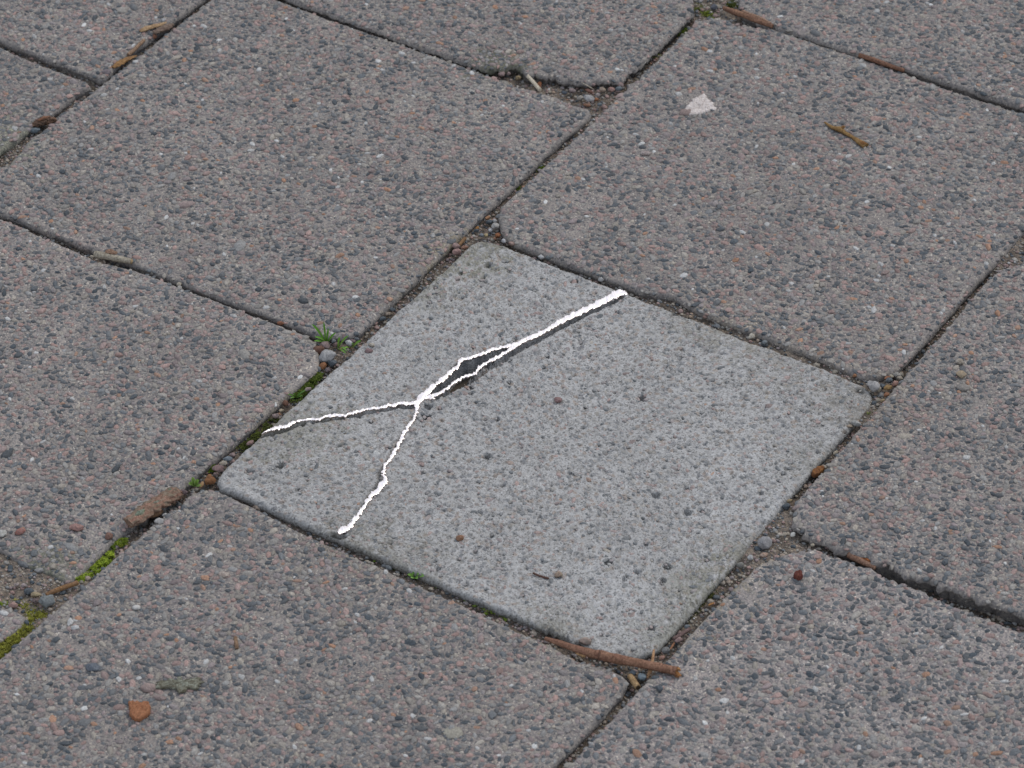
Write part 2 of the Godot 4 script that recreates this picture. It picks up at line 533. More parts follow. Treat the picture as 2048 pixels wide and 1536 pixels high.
func build_pavement() -> void:
	var pave := holder("pavement")
	tag(pave, "", "", "", "structure")
	var list := [
		# outline (0.1 mm), height, roughness of edges, dark share, label
		[[-4069, -2470, -4070, -2700, -4020, -2760, -3652, -2745, -3047, -2745, -2506, -2754, -2200, -2761, -1800, -2761, -1524, -2767, -1299, -2767, -1122, -2778, -1095, -2747, -1082, -2713, -1102, -2373, -1097, -2097, -1088, -1560, -1082, -1189, -1079, -991, -1071, -610, -1063, -233, -1058, 67, -1116, 140, -1227, 199, -1312, 216, -1468, 222, -1736, 225, -1990, 232, -2378, 242, -2579, 246, -2960, 256, -3240, 262, -3541, 262, -3738, 268, -3980, 240, -4080, 100, -4087, -100, -4017, -125, -4088, -512, -4082, -897, -4081, -1280, -4077, -1651, -4075, -2050], 0.0, 1.0, 0.36, ""],
		[[-1081, -4097, -1023, -4164, -933, -4221, -778, -4216, -599, -4280, -408, -4280, 58, -4287, 464, -4284, 917, -4280, 1345, -4289, 1900, -4270, 1950, -4150, 1943, -3100, 1946, -2826, 1940, -2595, 1939, -2297, 1942, -2039, 1942, -1812, 1943, -1531, 1931, -1380, 1871, -1285, 1779, -1226, 1415, -1247, 1170, -1248, 917, -1251, 662, -1252, 397, -1304, 190, -1243, -34, -1244, -406, -1236, -583, -1239, -778, -1239, -895, -1300, -1000, -1433, -1034, -1520, -1038, -1782, -1042, -2141, -1041, -2476, -1045, -2705, -1048, -2938, -1053, -3221, -1054, -3498, -1065, -3898], 0.0005, 1.0, 0.36, ""],
		[[-4080, 300, -3704, 305, -3345, 321, -2991, 330, -2902, 343, -2625, 282, -2289, 275, -1960, 270, -1640, 261, -1318, 256, -1242, 274, -1175, 338, -1119, 413, -1078, 494, -1083, 770, -1085, 1053, -1090, 1321, -1100, 1543, -1106, 1792, -1115, 2045, -1175, 2405, -1155, 2626, -1152, 2850, -1176, 2885, -1286, 2869, -1458, 2891, -1667, 2864, -3500, 3280, -4080, 3290], 0.0, 1.0, 0.36, ""],
		[[-1004, 1777, -1050, 2044, -1059, 2272, -1065, 2521, -1075, 2728, -1079, 2981, -1087, 3293, -1098, 3575, -1040, 4820, 1930, 4820, 1976, 2643, 1987, 2401, 1998, 2143, 1998, 1963, 1978, 1856, 1938, 1833, 1857, 1823, 1652, 1857, 1414, 1837, 1130, 1831, 830, 1823, 529, 1814, 229, 1808, 71, 1808, -114, 1803, -366, 1795, -554, 1769, -929, 1761], 0.0005, 0.8, 0.38, ""],
		[[2091, 209, 2020, 63, 2022, -236, 2015, -583, 2014, -889, 2009, -1122, 2006, -1332, 2002, -1651, 2002, -1945, 1992, -2296, 1990, -2530, 2022, -2676, 2114, -2753, 4980, -2720, 4980, 220, 3593, 205, 3275, 230, 3024, 246, 2836, 255, 2698, 259, 2621, 254, 2520, 259, 2468, 263, 2345, 271, 2277, 271, 2210, 275, 2127, 254], 0.003, 1.7, 0.42, ""],
		[[2317, 304, 2240, 377, 2157, 465, 2100, 605, 2076, 796, 2071, 1042, 2065, 1284, 2061, 1506, 2059, 1616, 2053, 1884, 2046, 2134, 2039, 2383, 2035, 2574, 2020, 3280, 4980, 3280, 4980, 320, 3648, 315, 3386, 316, 3055, 311, 2716, 305, 2495, 304], 0.0, 0.8, 0.52, ""],
		[[-4080, -5780, -1080, -5780, -1343, -4473, -1201, -4260, -1111, -4129, -1106, -3832, -1101, -3555, -1105, -3249, -1112, -3135, -1191, -3069, -1267, -3063, -1333, -2964, -1424, -2963, -1516, -2933, -1600, -2894, -1684, -2876, -1772, -2913, -1830, -2890, -1877, -2824, -1971, -2764, -2172, -2766, -2508, -2762, -2864, -2762, -3153, -2764, -3505, -2766, -4080, -2810], 0.003, 1.8, 0.34, ""],
		[[-1020, -7300, 1960, -7300, 1960, -4320, 1325, -4329, 896, -4313, 488, -4312, 49, -4296, -411, -4284, -582, -4280, -760, -4279, -887, -4355, -1015, -4605], 0.003, 1.3, 0.40, ""],
		[[-7120, -4290, -4120, -4290, -4110, -2447, -4118, -2206, -4127, -1876, -4132, -1627, -4099, -1395, -4091, -1329, -4114, -1293, -4383, -1293, -4683, -1297, -4983, -1302, -7120, -1290], 0.001, 1.0, 0.36, ""],
		[[-7120, -1240, -4943, -1251, -4629, -1226, -4330, -1223, -4148, -1225, -4115, -1204, -4153, -1087, -4139, -867, -4152, -616, -4162, -464, -4171, -309, -4176, 100, -4140, 1740, -7120, 1740], 0.0, 1.0, 0.34, ""],
		[[-1362, 3246, -1265, 3214, -1193, 3224, -1159, 3262, -1152, 3307, -1164, 3374, -1176, 3480, -1080, 4300, -1080, 6330, -4070, 6330, -4070, 3500], 0.0, 1.0, 0.34, ""],
		[[2080, -2790, 4960, -2790, 4980, -5780, 2010, -5780, 2010, -3000], 0.0, 1.0, 0.36, ""],
		[[-960, -1158, -864, -1175, -791, -1190, -708, -1183, -612, -1184, -354, -1183, -114, -1179, 105, -1183, 282, -1180, 467, -1180, 778, -1177, 1018, -1170, 1324, -1176, 1628, -1174, 1848, -1162, 1899, -1137, 1954, -1029, 1951, -784, 1950, -601, 1951, -333, 1955, -79, 1963, 172, 1968, 433, 1976, 721, 1972, 932, 1976, 1273, 1977, 1519, 1950, 1592, 1898, 1659, 1761, 1728, 1637, 1736, 1524, 1736, 1443, 1732, 1350, 1734, 1120, 1733, 899, 1737, 666, 1735, 427, 1734, 184, 1732, 18, 1732, -314, 1727, -549, 1723, -794, 1711, -921, 1722, -986, 1677, -1002, 1595, -1003, 1250, -1000, 888, -997, 619, -990, 289, -989, 166, -987, -183, -978, -503, -975, -865, -993, -1074], 0.0, 1.0, 0.3, "pale grey cement slab, broken and veined with bright metal"],
	]
	for k in list.size():
		var out := mm(list[k][0])
		var lo := out[0]
		var hi := out[0]
		for q in out:
			lo = lo.min(q)
			hi = hi.max(q)
		var c := (lo + hi) * 0.5
		var inner := PackedVector2Array()
		for q in out: inner.append(q.lerp(c, 0.04))
		slabs.append({"out": out, "y": list[k][1], "c": c, "inner": inner, "box": Rect2(lo, hi - lo)})
	# the regular courses beyond the picture's edge
	var far: Array[Vector2] = []
	for i in range(-2, 5):
		for j in range(-4, 4):
			var p := Vector2(0.304 * i + 0.152 - 0.41, 0.0)
			p.y = (-0.6146 if posmod(i, 2) == 1 else -0.463) + 0.304 * j + 0.152 + 0.49
			far.append(p)
	groove_min = slabs[12].box.position - Vector2(0.015, 0.015)
	groove.resize(GN * GN)
	# hollows on the near side of the metal veins, and the deep eye between two of them
	carve([132, -1113, 101, -1139, 107, -1033, 82, -1056, 73, -947, 48, -971, 41, -861, 13, -886, 13, -772, -24, -803, -17, -659, -54, -689, -49, -571, -82, -599, -72, -472, -108, -503, -104, -388, -143, -421, -126, -312, -163, -339, -147, -209, -181, -234, -176, -99, -210, -124, -190, -11, -225, -34, -212, 91, -240, 69, -246, 191, -274, 170, -272, 284, -297, 265, -298, 355, -315, 342], 0.0065, 0.0008)
	carve([-369, 326, -349, 340, -369, 251, -321, 285, -368, 162, -285, 216, -376, 61, -260, 125, -374, -54, -255, 31, -320, -125, -240, -56, -273, -217, -223, -174, -226, -289, -202, -266, -199, -318, -189, -307], 0.016, 0.0012)
	carve([-367, 490, -386, 467, -402, 525, -419, 500, -448, 539, -465, 519, -489, 605, -502, 591, -558, 673, -572, 656, -603, 731, -621, 711, -650, 789, -664, 772, -718, 857, -730, 842, -796, 930, -805, 919, -862, 999, -872, 988, -892, 1096, -911, 1079, -943, 1166, -966, 1142, -979, 1217, -1004, 1191], 0.0055, 0.0008)
	carve([-332, 564, -342, 563, -297, 674, -308, 673, -253, 844, -267, 841, -221, 996, -235, 993, -186, 1122, -204, 1123, -155, 1176, -168, 1176, -140, 1283, -151, 1280, -109, 1451, -119, 1449], 0.0035, 0.0007)
	carve([-121, 1700, -97, 1738, -66, 1679, -48, 1709], 0.006, 0.0009)
	for k in list.size():
		var s: Dictionary = slabs[k]
		build_slab(pave, s, k, list[k][2], list[k][3], k == 12, list[k][4])
	build_far(pave, far)
	build_joints()

func slab_height(x: float, z: float, pale: bool, sd: float) -> float:
	var h := 0.0006 * n3(x, sd, z, 14.0) + 0.0003 * n3(x, sd, z, 75.0) + 0.00015 * n3(x, sd, z, 260.0)
	return h

var RAGGED := [[Vector3(-0.1528, 0.0000, -0.2971), 0.060], [Vector3(-0.1169, 0.0000, -0.3163), 0.025], [Vector3(0.2459, 0.0000, 0.0237), 0.05], [Vector3(0.3005, 0.0000, 0.0223), 0.05], [Vector3(-0.0747, 0.0000, -0.4267), 0.03], [Vector3(0.1487, 0.0000, 0.1740), 0.02], [Vector3(-0.1048, 0.0000, 0.2050), 0.03]]
func ragged(q: Vector2) -> float:
	var m := 0.0
	for e in RAGGED: m = maxf(m, 1.0 - q.distance_to(Vector2(e[0].x, e[0].z)) / e[1])
	return minf(m * 2.0, 1.0)

func build_slab(pave: Node3D, s: Dictionary, k: int, rough: float, dark: float, pale: bool, label: String) -> void:
	var y0: float = s.y
	var c: Vector2 = s.c
	var p := soften(walk(s.out, 0.0008 if pale else 0.0016), 4 if pale else 2)
	var n := p.size()
	var rad := PackedFloat32Array()
	rad.resize(n)
	var half := 0.15
	for i in n:
		var q := p[i]
		var d := (q - c).normalized()
		p[i] = q + d * (rough * (0.0004 * n3(q.x, k, q.y, 120.0) + 0.0007 * n3(q.x, k + 3.0, q.y, 460.0)) + ragged(q) * (0.0050 * n3(q.x, k + 5.0, q.y, 90.0) + 0.0016 * n3(q.x, k + 6.0, q.y, 330.0)))
		rad[i] = 0.0029 + 0.0018 * n3(q.x, k + 7.0, q.y, 45.0) + 0.0007 * rough * n3(q.x, k, q.y, 260.0)
	var prof := [[1.2, -12.0], [1.1, -5.0], [0.75, -2.1], [0.16, -1.62], [0.0, -1.25], [0.02, -0.98], [0.09, -0.72], [0.22, -0.45], [0.42, -0.20], [0.7, -0.05], [1.0, 0.0]]
	var first := prof.size()
	var st := 0.00078 if pale else 0.0026
	var inner := int((half - 0.0045) / st)
	var rings := first + inner
	var v := PackedVector3Array()
	var col := PackedColorArray()
	v.resize(n * rings)
	col.resize(n * rings)
	var base := Color(0.368, 0.363, 0.355)
	var base2 := Color(0.462, 0.455, 0.442)
	var skin := Color(0.39, 0.395, 0.39)
	if pale:
		base = Color(0.335, 0.333, 0.328)
		base2 = Color(0.405, 0.403, 0.400)
		skin = Color(0.30, 0.30, 0.295)
	elif k == 5:
		base = Color(0.43, 0.423, 0.42)
		base2 = Color(0.52, 0.51, 0.505)
	else:
		var tone: float = [1.0, 0.97, 1.04, 0.98, 1.03, 1.0, 0.95, 0.98, 0.96, 0.93, 1.0][k % 11]
		base = base * tone
		base2 = base2 * tone
	for j in rings:
		for i in n:
			var r := rad[i]
			var q: Vector2
			var y: float
			var f := 1.0
			if j < first:
				q = p[i].lerp(c, prof[j][0] * r / half * (1.0 if j > 3 else (0.5 if rough < 1.5 else 0.8) * rough))
				y = prof[j][1] * (r if j > 1 else 0.0035)
				if j > 1: y += (0.0004 + 0.0007 * (rough - 0.8)) * n3(q.x, y * 2.0 + k, q.y, 380.0)
				if j > 2 and j < 6: y += (0.0006 + 0.0016 * ragged(q)) * n3(q.x, k + 2.0, q.y, 170.0)
				f = float(j) / first
			else:
				var d := r + (half - r) * float(j - first + 1) / inner
				q = p[i].lerp(c, minf(d / half, 0.9995))
				y = 0.0
			var hh := slab_height(q.x, q.y, pale, k)
			var t := clampf(0.5 + 1.0 * n3(q.x, k + 20.0, q.y, 26.0) + 0.9 * n3(q.x, k + 30.0, q.y, 190.0) + 0.9 * n3(q.x, k, q.y, 8.0), 0.0, 1.0)
			if pale: t = lerpf(0.5, t, 0.55)
			var cc := base.lerp(base2, t)
			if pale and j >= first - 3:
				var g := groove_at(q.x, q.y)
				# flush sand grains of other stone, each cell one grain
				var a := q * 340.0 + Vector2(31, 17)
				var dv := cell_far.get_noise_2d(a.x, a.y) * 0.5 + 0.5
				var cv := cell_value.get_noise_2d(a.x, a.y) * 0.5 + 0.5
				if cv < 0.34 and dv < 0.26:
					cc = cc.lerp([Color(0.19, 0.195, 0.205), Color(0.30, 0.25, 0.215), Color(0.25, 0.245, 0.24)][int(cv * 900.0) % 3], 0.75)
				# pits left by lost grains and bubbles: hollows in the same paste
				a = q * 330.0
				dv = cell_far.get_noise_2d(a.x, a.y) * 0.5 + 0.5
				cv = cell_value.get_noise_2d(a.x, a.y) * 0.5 + 0.5
				if cv < 0.26:
					hh -= (0.0006 + 0.0024 * (0.26 - cv)) * (1.0 - smoothstep(0.10, 0.30, dv))
				a = q * 130.0 + Vector2(7, 3)
				dv = cell_far.get_noise_2d(a.x, a.y) * 0.5 + 0.5
				cv = cell_value.get_noise_2d(a.x, a.y) * 0.5 + 0.5
				if cv < 0.08:
					var big := 1.4 if cv < 0.015 else 0.8
					hh -= 0.0030 * big * (1.0 - smoothstep(0.06 * big, 0.15 * big, dv + 0.09 * n3(q.x, 4.0, q.y, 700.0)))
				hh -= 0.00035 * clampf(n3(q.x, 2.0, q.y, 420.0) * 2.0, 0.0, 1.0)
				hh -= g
			elif j < first:
				cc = cc.lerp(skin, 0.8 * (1.0 - f * f))
			for w in STAIN:
				var d: float = q.distance_to(Vector2(w[0].x, w[0].z)) / w[1]
				if d < 1.0:
					var e := clampf((1.0 - d) * 1.6 + 1.2 * n3(q.x, 50.0, q.y, 90.0) + 1.5 * n3(q.x, 60.0, q.y, 420.0) - 0.4, 0.0, 1.0)
					cc = cc.lerp(w[2] if pale else w[2] * 2.0, e * w[3])
			v[j * n + i] = Vector3(q.x - c.x, y + hh, q.y - c.y)
			col[j * n + i] = cc
	var o := put("paving_slab", grid_mesh(v, col, n, rings, true), M.paste if pale else M.concrete, pave)
	o.position = Vector3(c.x, y0, c.y)
	if label: o.set_meta("label", label)
	aggregate(o, s, k, dark, pale)

var STAIN := [
	[Vector3(-0.0947, 0.0000, -0.0933), 0.04, Color(0.17, 0.16, 0.105), 0.6], [Vector3(-0.0947, 0.0000, -0.0530), 0.03, Color(0.18, 0.17, 0.125), 0.5], [Vector3(-0.0872, 0.0000, -0.1139), 0.025, Color(0.20, 0.19, 0.155), 0.6],
	[Vector3(-0.0854, 0.0000, 0.1053), 0.05, Color(0.19, 0.18, 0.14), 0.6], [Vector3(0.0018, 0.0000, 0.1739), 0.035, Color(0.18, 0.17, 0.14), 0.6], [Vector3(0.0335, 0.0000, 0.1693), 0.04, Color(0.2, 0.19, 0.165), 0.55],
	[Vector3(0.1395, 0.0000, 0.1700), 0.03, Color(0.16, 0.15, 0.115), 0.7], [Vector3(0.1926, 0.0000, 0.0986), 0.04, Color(0.17, 0.165, 0.12), 0.7], [Vector3(0.1941, 0.0000, 0.1402), 0.035, Color(0.17, 0.165, 0.12), 0.6],
	[Vector3(0.1968, 0.0000, 0.0601), 0.03, Color(0.19, 0.18, 0.14), 0.6], [Vector3(0.1923, 0.0000, -0.0998), 0.05, Color(0.2, 0.185, 0.16), 0.65], [Vector3(0.0734, 0.0000, -0.1175), 0.04, Color(0.22, 0.205, 0.17), 0.55], [Vector3(0.1224, 0.0000, -0.1190), 0.05, Color(0.22, 0.205, 0.175), 0.5], [Vector3(0.1917, 0.0000, -0.0324), 0.03, Color(0.2, 0.19, 0.16), 0.5],
	[Vector3(0.1561, 0.0000, 0.1320), 0.06, Color(0.50, 0.50, 0.505), 0.35], [Vector3(0.1752, 0.0000, 0.0106), 0.05, Color(0.49, 0.49, 0.495), 0.25],
	[Vector3(-0.4225, 0.0000, -0.0349), 0.04, Color(0.17, 0.19, 0.15), 0.7], [Vector3(-0.1907, 0.0000, -0.2872), 0.03, Color(0.07, 0.085, 0.05), 0.7], [Vector3(-0.1328, 0.0000, 0.2829), 0.03, Color(0.08, 0.10, 0.06), 0.6],
	[Vector3(-0.1138, 0.0000, 0.0461), 0.022, Color(0.30, 0.29, 0.27), 0.7], [Vector3(-0.3093, 0.0000, 0.0307), 0.035, Color(0.29, 0.265, 0.25), 0.6]]

var BALD := [[Vector3(-0.0539, 0.0000, -0.3226), 0.012], [Vector3(0.2308, 0.0000, 0.1639), 0.014], [Vector3(0.2199, 0.0000, 0.0888), 0.010], [Vector3(0.1559, 0.0000, 0.2274), 0.008], [Vector3(-0.0558, 0.0000, -0.2541), 0.006], [Vector3(-0.3103, 0.0000, 0.0294), 0.012], [Vector3(-0.1147, 0.0000, 0.0449), 0.012], [Vector3(-0.1763, 0.0000, -0.1613), 0.007], [Vector3(0.1104, 0.0000, -0.2715), 0.008], [Vector3(0.0974, 0.0000, 0.2140), 0.007], [Vector3(0.0333, 0.0000, 0.2983), 0.007]]

func aggregate(o: Node3D, s: Dictionary, k: int, dark: float, pale: bool) -> void:
	var r := RandomNumberGenerator.new()
	r.seed = 1000 + k * 17
	var c: Vector2 = s.c
	var lim := PackedVector2Array()
	for q in s.out: lim.append((q as Vector2).lerp(c, 0.0045 if not pale else 0.03))
	var core: Array[PackedVector2Array] = []
	for m in 3:
		var e := PackedVector2Array()
		for q in s.out: e.append((q as Vector2).lerp(c, 0.0135 + 0.0065 * m))
		core.append(e)
	var box: Rect2 = s.box
	var cs := 0.0045
	var gx := int(box.size.x / cs) + 3
	var spots := {}
	var where := [[], []]
	var cols := [PackedColorArray(), PackedColorArray()]
	var big: Array = []
	var tries := 30000 if not pale else 10000
	if k == 30: tries = 9000
	for t in tries:
		var u := float(t) / tries
		var a: float
		if not pale:
			a = lerpf(0.0027, 0.0018, sqrt(u / 0.06)) if u < 0.06 else lerpf(0.0018, 0.00075, pow((u - 0.06) / 0.94, 0.8))
		else:
			a = lerpf(0.0026, 0.0015, sqrt(u / 0.1)) if u < 0.1 else lerpf(0.0015, 0.0006, (u - 0.1) / 0.9)
		if t < (9 if not pale else 1): a = r.randf_range(0.0030, 0.0042)
		var q := box.position + Vector2(r.randf() * box.size.x, r.randf() * box.size.y)
		if not Geometry2D.is_point_in_polygon(q, lim): continue
		var edge := 1.0
		for m in core.size():
			if not Geometry2D.is_point_in_polygon(q, core[m]):
				edge = 0.14 + 0.29 * m
				break
		if edge < 1.0 and r.randf() > 0.35 + edge * 0.6: continue
		var thin := n3(q.x, k + 90.0, q.y, 22.0)
		if thin < -0.22 and r.randf() < 0.6: continue
		var bald := false
		for w in BALD:
			if q.distance_to(Vector2(w[0].x, w[0].z)) < w[1] * (1.0 + 0.8 * n3(q.x, 77.0, q.y, 120.0)) and r.randf() < 0.85: bald = true
		if bald: continue
		var ci := Vector2i((q - box.position) / cs)
		var ok := true
		for dj in range(-1, 2):
			for di in range(-1, 2):
				for e in spots.get((ci.y + dj) * gx + ci.x + di, []):
					if q.distance_to(Vector2(e.x, e.y)) < (a + e.z) * 0.80:
						ok = false
						break
				if not ok: break
			if not ok: break
		if not ok: continue
		if pale and groove_at(q.x, q.y) > 0.0002: continue
		var key := ci.y * gx + ci.x
		if not spots.has(key): spots[key] = []
		spots[key].append(Vector3(q.x, q.y, a))
		var la := a * r.randf_range(1.0, 1.65)
		var lb := a * r.randf_range(0.72, 1.0)
		var h := a * r.randf_range(0.5, 0.75)
		var y := slab_height(q.x, q.y, pale, k)
		var colr := pebble_color(r, dark)
		if pale:
			y -= h * r.randf_range(0.55, 0.95)
			colr = colr.lerp(Color(0.33, 0.328, 0.322), r.randf_range(0.2, 0.8))
		else:
			y -= h * r.randf_range(0.0, 0.45)
			if edge < 0.2: y -= 0.0008
			elif edge < 0.5: y -= 0.0003
			colr = colr.lerp(Color(0.21, 0.20, 0.195), r.randf_range(0.0, 0.35))
		var b := Basis.from_euler(Vector3(r.randf_range(-0.2, 0.2), r.randf() * TAU, r.randf_range(-0.2, 0.2))) * Basis.from_scale(Vector3(la, h, lb))
		var tr := Transform3D(b, Vector3(q.x - c.x, y, q.y - c.y))
		if big.size() < 23 and t < 400:
			big.append([tr, colr])
		else:
			var w := r.randi() % 2
			where[w].append(tr)
			cols[w].append(colr)
	for e in big:
		var m := pebble_colored(e[1])
		var pb := MeshInstance3D.new()
		pb.name = "pebble"
		pb.mesh = peb[r.randi() % 4]
		pb.material_override = m
		o.add_child(pb, true)
		pb.transform = e[0]
	for w in 2:
		var g := scatter("aggregate", peb[w + (2 if k % 2 else 0)], M.pebble, where[w], cols[w], o)
		g.set_meta("kind", "stuff")

var pebble_mats := {}
func pebble_colored(c: Color) -> StandardMaterial3D:
	var key := Vector3i(roundi(c.r * 14), roundi(c.g * 14), roundi(c.b * 14))
	if not pebble_mats.has(key):
		var m: StandardMaterial3D = M.pebble.duplicate()
		m.vertex_color_use_as_albedo = false
		m.albedo_color = c.linear_to_srgb()
		pebble_mats[key] = m
	return pebble_mats[key]

func build_far(pave: Node3D, far: Array[Vector2]) -> void:
	var first: MeshInstance3D
	for p in far:
		var hit := false
		for s in slabs:
			var b: Rect2 = s.box
			if b.grow(-0.03).intersects(Rect2(p - Vector2(0.15, 0.15), Vector2(0.3, 0.3))): hit = true
		if hit: continue
		if first == null:
			var out := PackedVector2Array()
			for e in [Vector2(-1, -1), Vector2(1, -1), Vector2(1, 1), Vector2(-1, 1)]: out.append(p + e * 0.1497)
			var inner := PackedVector2Array()
			for e in out: inner.append(e.lerp(p, 0.04))
			var s := {"out": out, "y": 0.0, "c": p, "inner": inner, "box": Rect2(out[0], out[2] - out[0])}
			build_slab(pave, s, 30, 1.0, 0.36, false, "")
			first = pave.get_child(pave.get_child_count() - 1)
			for c in first.get_children():
				if not c is MultiMeshInstance3D:
					first.remove_child(c)
					c.free()
		else:
			var o := first.duplicate()
			o.name = "paving_slab"
			pave.add_child(o, true)
			o.position = Vector3(p.x, 0.0, p.y)
			o.rotation.y = PI * 0.5 * (rng.randi() % 4)

# ------------------------------------------------------------------ metal in the cracks
func ribbon(pairs: Array, sd: int, lift: float) -> ArrayMesh:
	var p := mm(pairs)
	var n := p.size() / 2
	var per := 14
	var v := PackedVector3Array()
	var rows := (n - 1) * per + 1
	for j in rows:
		var f := float(j) / per
		var i := mini(int(f), n - 2)
		var t := f - i
		var e: Array[Vector2] = []
		for side in 2:
			var a := p[maxi(i - 1, 0) * 2 + side]
			var b := p[i * 2 + side]
			var c := p[(i + 1) * 2 + side]
			var d := p[mini(i + 2, n - 1) * 2 + side]
			e.append(b.cubic_interpolate(c, a, d, t))
		var m := (e[0] + e[1]) * 0.5
		var w := e[1] - e[0]
		var along := Vector2(-w.y, w.x).normalized()
		m += w.normalized() * (0.0010 * n3(m.x, sd + 15.0, m.y, 150.0) + 0.0006 * n3(m.x, sd + 16.0, m.y, 420.0))
		var fat := 0.41 * (1.0 + 0.5 * n3(m.x, sd + 18.0, m.y, 220.0))
		e = [m - w * fat, m + w * fat]
		for side in 2:
			var q := e[side]
			e[side] += w.normalized() * (0.0008 * n3(q.x, sd + side * 4.0, q.y, 330.0) + 0.0010 * n3(q.x, sd + side * 5.0, q.y, 850.0)) + along * 0.0003 * n3(q.x, sd + 9.0, q.y, 500.0)
		var prof := [[0.16, -0.0010], [0.07, 0.0001], [0.12, 0.0004], [0.3, 0.0005], [0.5, 0.00055], [0.7, 0.0005], [0.88, 0.0004], [0.93, 0.0001], [0.84, -0.0010]]
		for r in prof:
			var q: Vector2 = e[0].lerp(e[1], r[0])
			var y: float = r[1] + lift
			if r[1] > 0.0: y += slab_height(q.x, q.y, true, 12.0) + 0.00045 * n3(q.x, sd, q.y, 260.0) + 0.00030 * n3(q.x, sd, q.y, 620.0)
			v.append(Vector3(q.x, y, q.y))
	return grid_mesh(v, PackedColorArray(), 9, rows, false)

func build_metal() -> void:
	var o := holder("metal_inlay", Vector3(-0.0391, 0.0000, 0.0419))
	tag(o, "bright white metal veins filling the forked crack of the pale slab", "inlay")
	var veins := [
		[142, -1156, 139, -1167, 129, -1143, 106, -1190, 118, -1111, 63, -1178, 99, -1062, 29, -1126, 70, -968, 5, -1024, 30, -887, -20, -931, 3, -794, -53, -843, -35, -693, -88, -738, -67, -602, -104, -631, -92, -504, -130, -537, -125, -440, -157, -470, -144, -382, -182, -416, -154, -335, -199, -371, -169, -300, -206, -329],
		[-157, -355, -184, -387, -210, -297, -231, -322, -256, -236, -280, -263, -286, -175, -313, -200, -314, -107, -342, -135, -349, -68, -372, -96, -362, -49, -397, -68, -345, 29, -384, 13, -344, 118, -389, 94, -348, 199, -393, 173, -359, 271, -401, 247, -354, 346, -409, 318, -348, 408, -414, 381, -351, 450, -397, 437],
		[-161, -331, -187, -348, -169, -264, -198, -284, -185, -198, -213, -220, -204, -139, -232, -162, -219, -86, -247, -106, -227, -23, -256, -39, -226, 38, -251, 19, -264, 101, -288, 81, -279, 185, -303, 169, -287, 259, -313, 242, -302, 323, -332, 298, -323, 370, -356, 334, -352, 404, -387, 360],
		[-351, 442, -383, 407, -371, 470, -402, 435, -410, 511, -438, 473, -441, 518, -462, 491, -481, 572, -506, 544, -520, 621, -546, 590, -583, 676, -601, 655, -624, 729, -647, 706, -636, 763, -662, 737, -677, 811, -699, 783, -746, 857, -766, 832, -781, 908, -802, 884, -845, 962, -863, 941, -881, 1010, -900, 992, -894, 1070, -928, 1037, -933, 1117, -967, 1083, -966, 1154, -983, 1139, -997, 1199, -1001, 1195],
		[-356, 400, -399, 390, -347, 444, -390, 442, -333, 488, -362, 496, -307, 543, -330, 545, -283, 621, -311, 616, -272, 702, -300, 696, -243, 804, -275, 800, -211, 914, -244, 909, -193, 1029, -220, 1025, -168, 1102, -192, 1111, -120, 1142, -157, 1153, -86, 1243, -144, 1225, -95, 1329, -142, 1312, -85, 1430, -121, 1421, -67, 1513, -108, 1504, -51, 1594, -95, 1579, -51, 1660, -105, 1626, -66, 1699, -116, 1661, -84, 1706, -110, 1686]]
	for k in veins.size():
		var m := put("vein", ribbon(veins[k], 200 + k, 0.0002 * k), M.metal, o)
		m.position = -o.position
	for s in [[-343, 334, -345, 355, -318, 354, -320, 365, -302, 370, -303, 373], [-355, 359, -357, 380, -335, 376, -336, 386, -324, 388, -325, 391]]:
		var m := put("splash", ribbon(s, 230, 0.0006), M.metal, o)
		m.position = -o.position

# ------------------------------------------------------------------ moss, grass, seedlings
func moss(label: String, path: Array, width: float, count: int, size: float, lift: float, tone: Color, tone2: Color) -> void:
	var r := RandomNumberGenerator.new()
	r.seed = hash(label)
	var where := []
	var cols := PackedColorArray()
	for k in count:
		var f := r.randf() * (path.size() - 1) if path.size() > 1 else 0.0
		var i := mini(int(f), maxi(path.size() - 2, 0))
		var p: Vector3 = path[i] if path.size() == 1 else (path[i] as Vector3).lerp(path[i + 1], f - i)
		var a := r.randf() * TAU
		var d := sqrt(r.randf()) * width * (0.75 + 0.5 * r.randf())
		var q: Vector3 = p + Vector3(cos(a), 0, sin(a)) * d
		if n3(q.x, 70.0, q.z, 120.0) < -0.22: continue
		var s := size * r.randf_range(0.6, 1.3)
		var cover := maxf(0.0, 1.0 - d / width)
		where.append(Transform3D(Basis.from_euler(Vector3(r.randf_range(-0.5, 0.5), r.randf() * TAU, r.randf_range(-0.5, 0.5))) * Basis.from_scale(Vector3.ONE * s), Vector3(q.x, p.y - 0.002 + lift * cover * r.randf(), q.z)))
		cols.append(tone.lerp(tone2, r.randf()) * r.randf_range(0.8, 1.15))
	var o := scatter("moss", leaflet, M.moss, where, cols, self)
	tag(o, label, "moss", "", "stuff")

func blade(parent: Node3D, called: String, a: Vector3, b: Vector3, sag: float, width: float, tone: Color, tip: Color) -> void:
	var n := 9
	var v := PackedVector3Array()
	var col := PackedColorArray()
	var mid := (a + b) * 0.5 + Vector3(0, sag, 0)
	var side := (b - a).cross(Vector3(0.4, 1, 0.6)).normalized()
	for j in n:
		var t := float(j) / (n - 1)
		var p := a.lerp(mid, t).lerp(mid.lerp(b, t), t)
		var w := width * (0.5 + 1.2 * t) * (1.0 - t * t * t) if t < 0.999 else 0.00003
		var fold := side.cross((b - a).normalized()) * w * 0.35
		v.append(p - side * w - parent.position)
		v.append(p - fold - parent.position)
		v.append(p + side * w - parent.position)
		for k in 3: col.append(tone.lerp(tip, t))
	put(called, grid_mesh(v, col, 3, n, false), M.grass, parent)

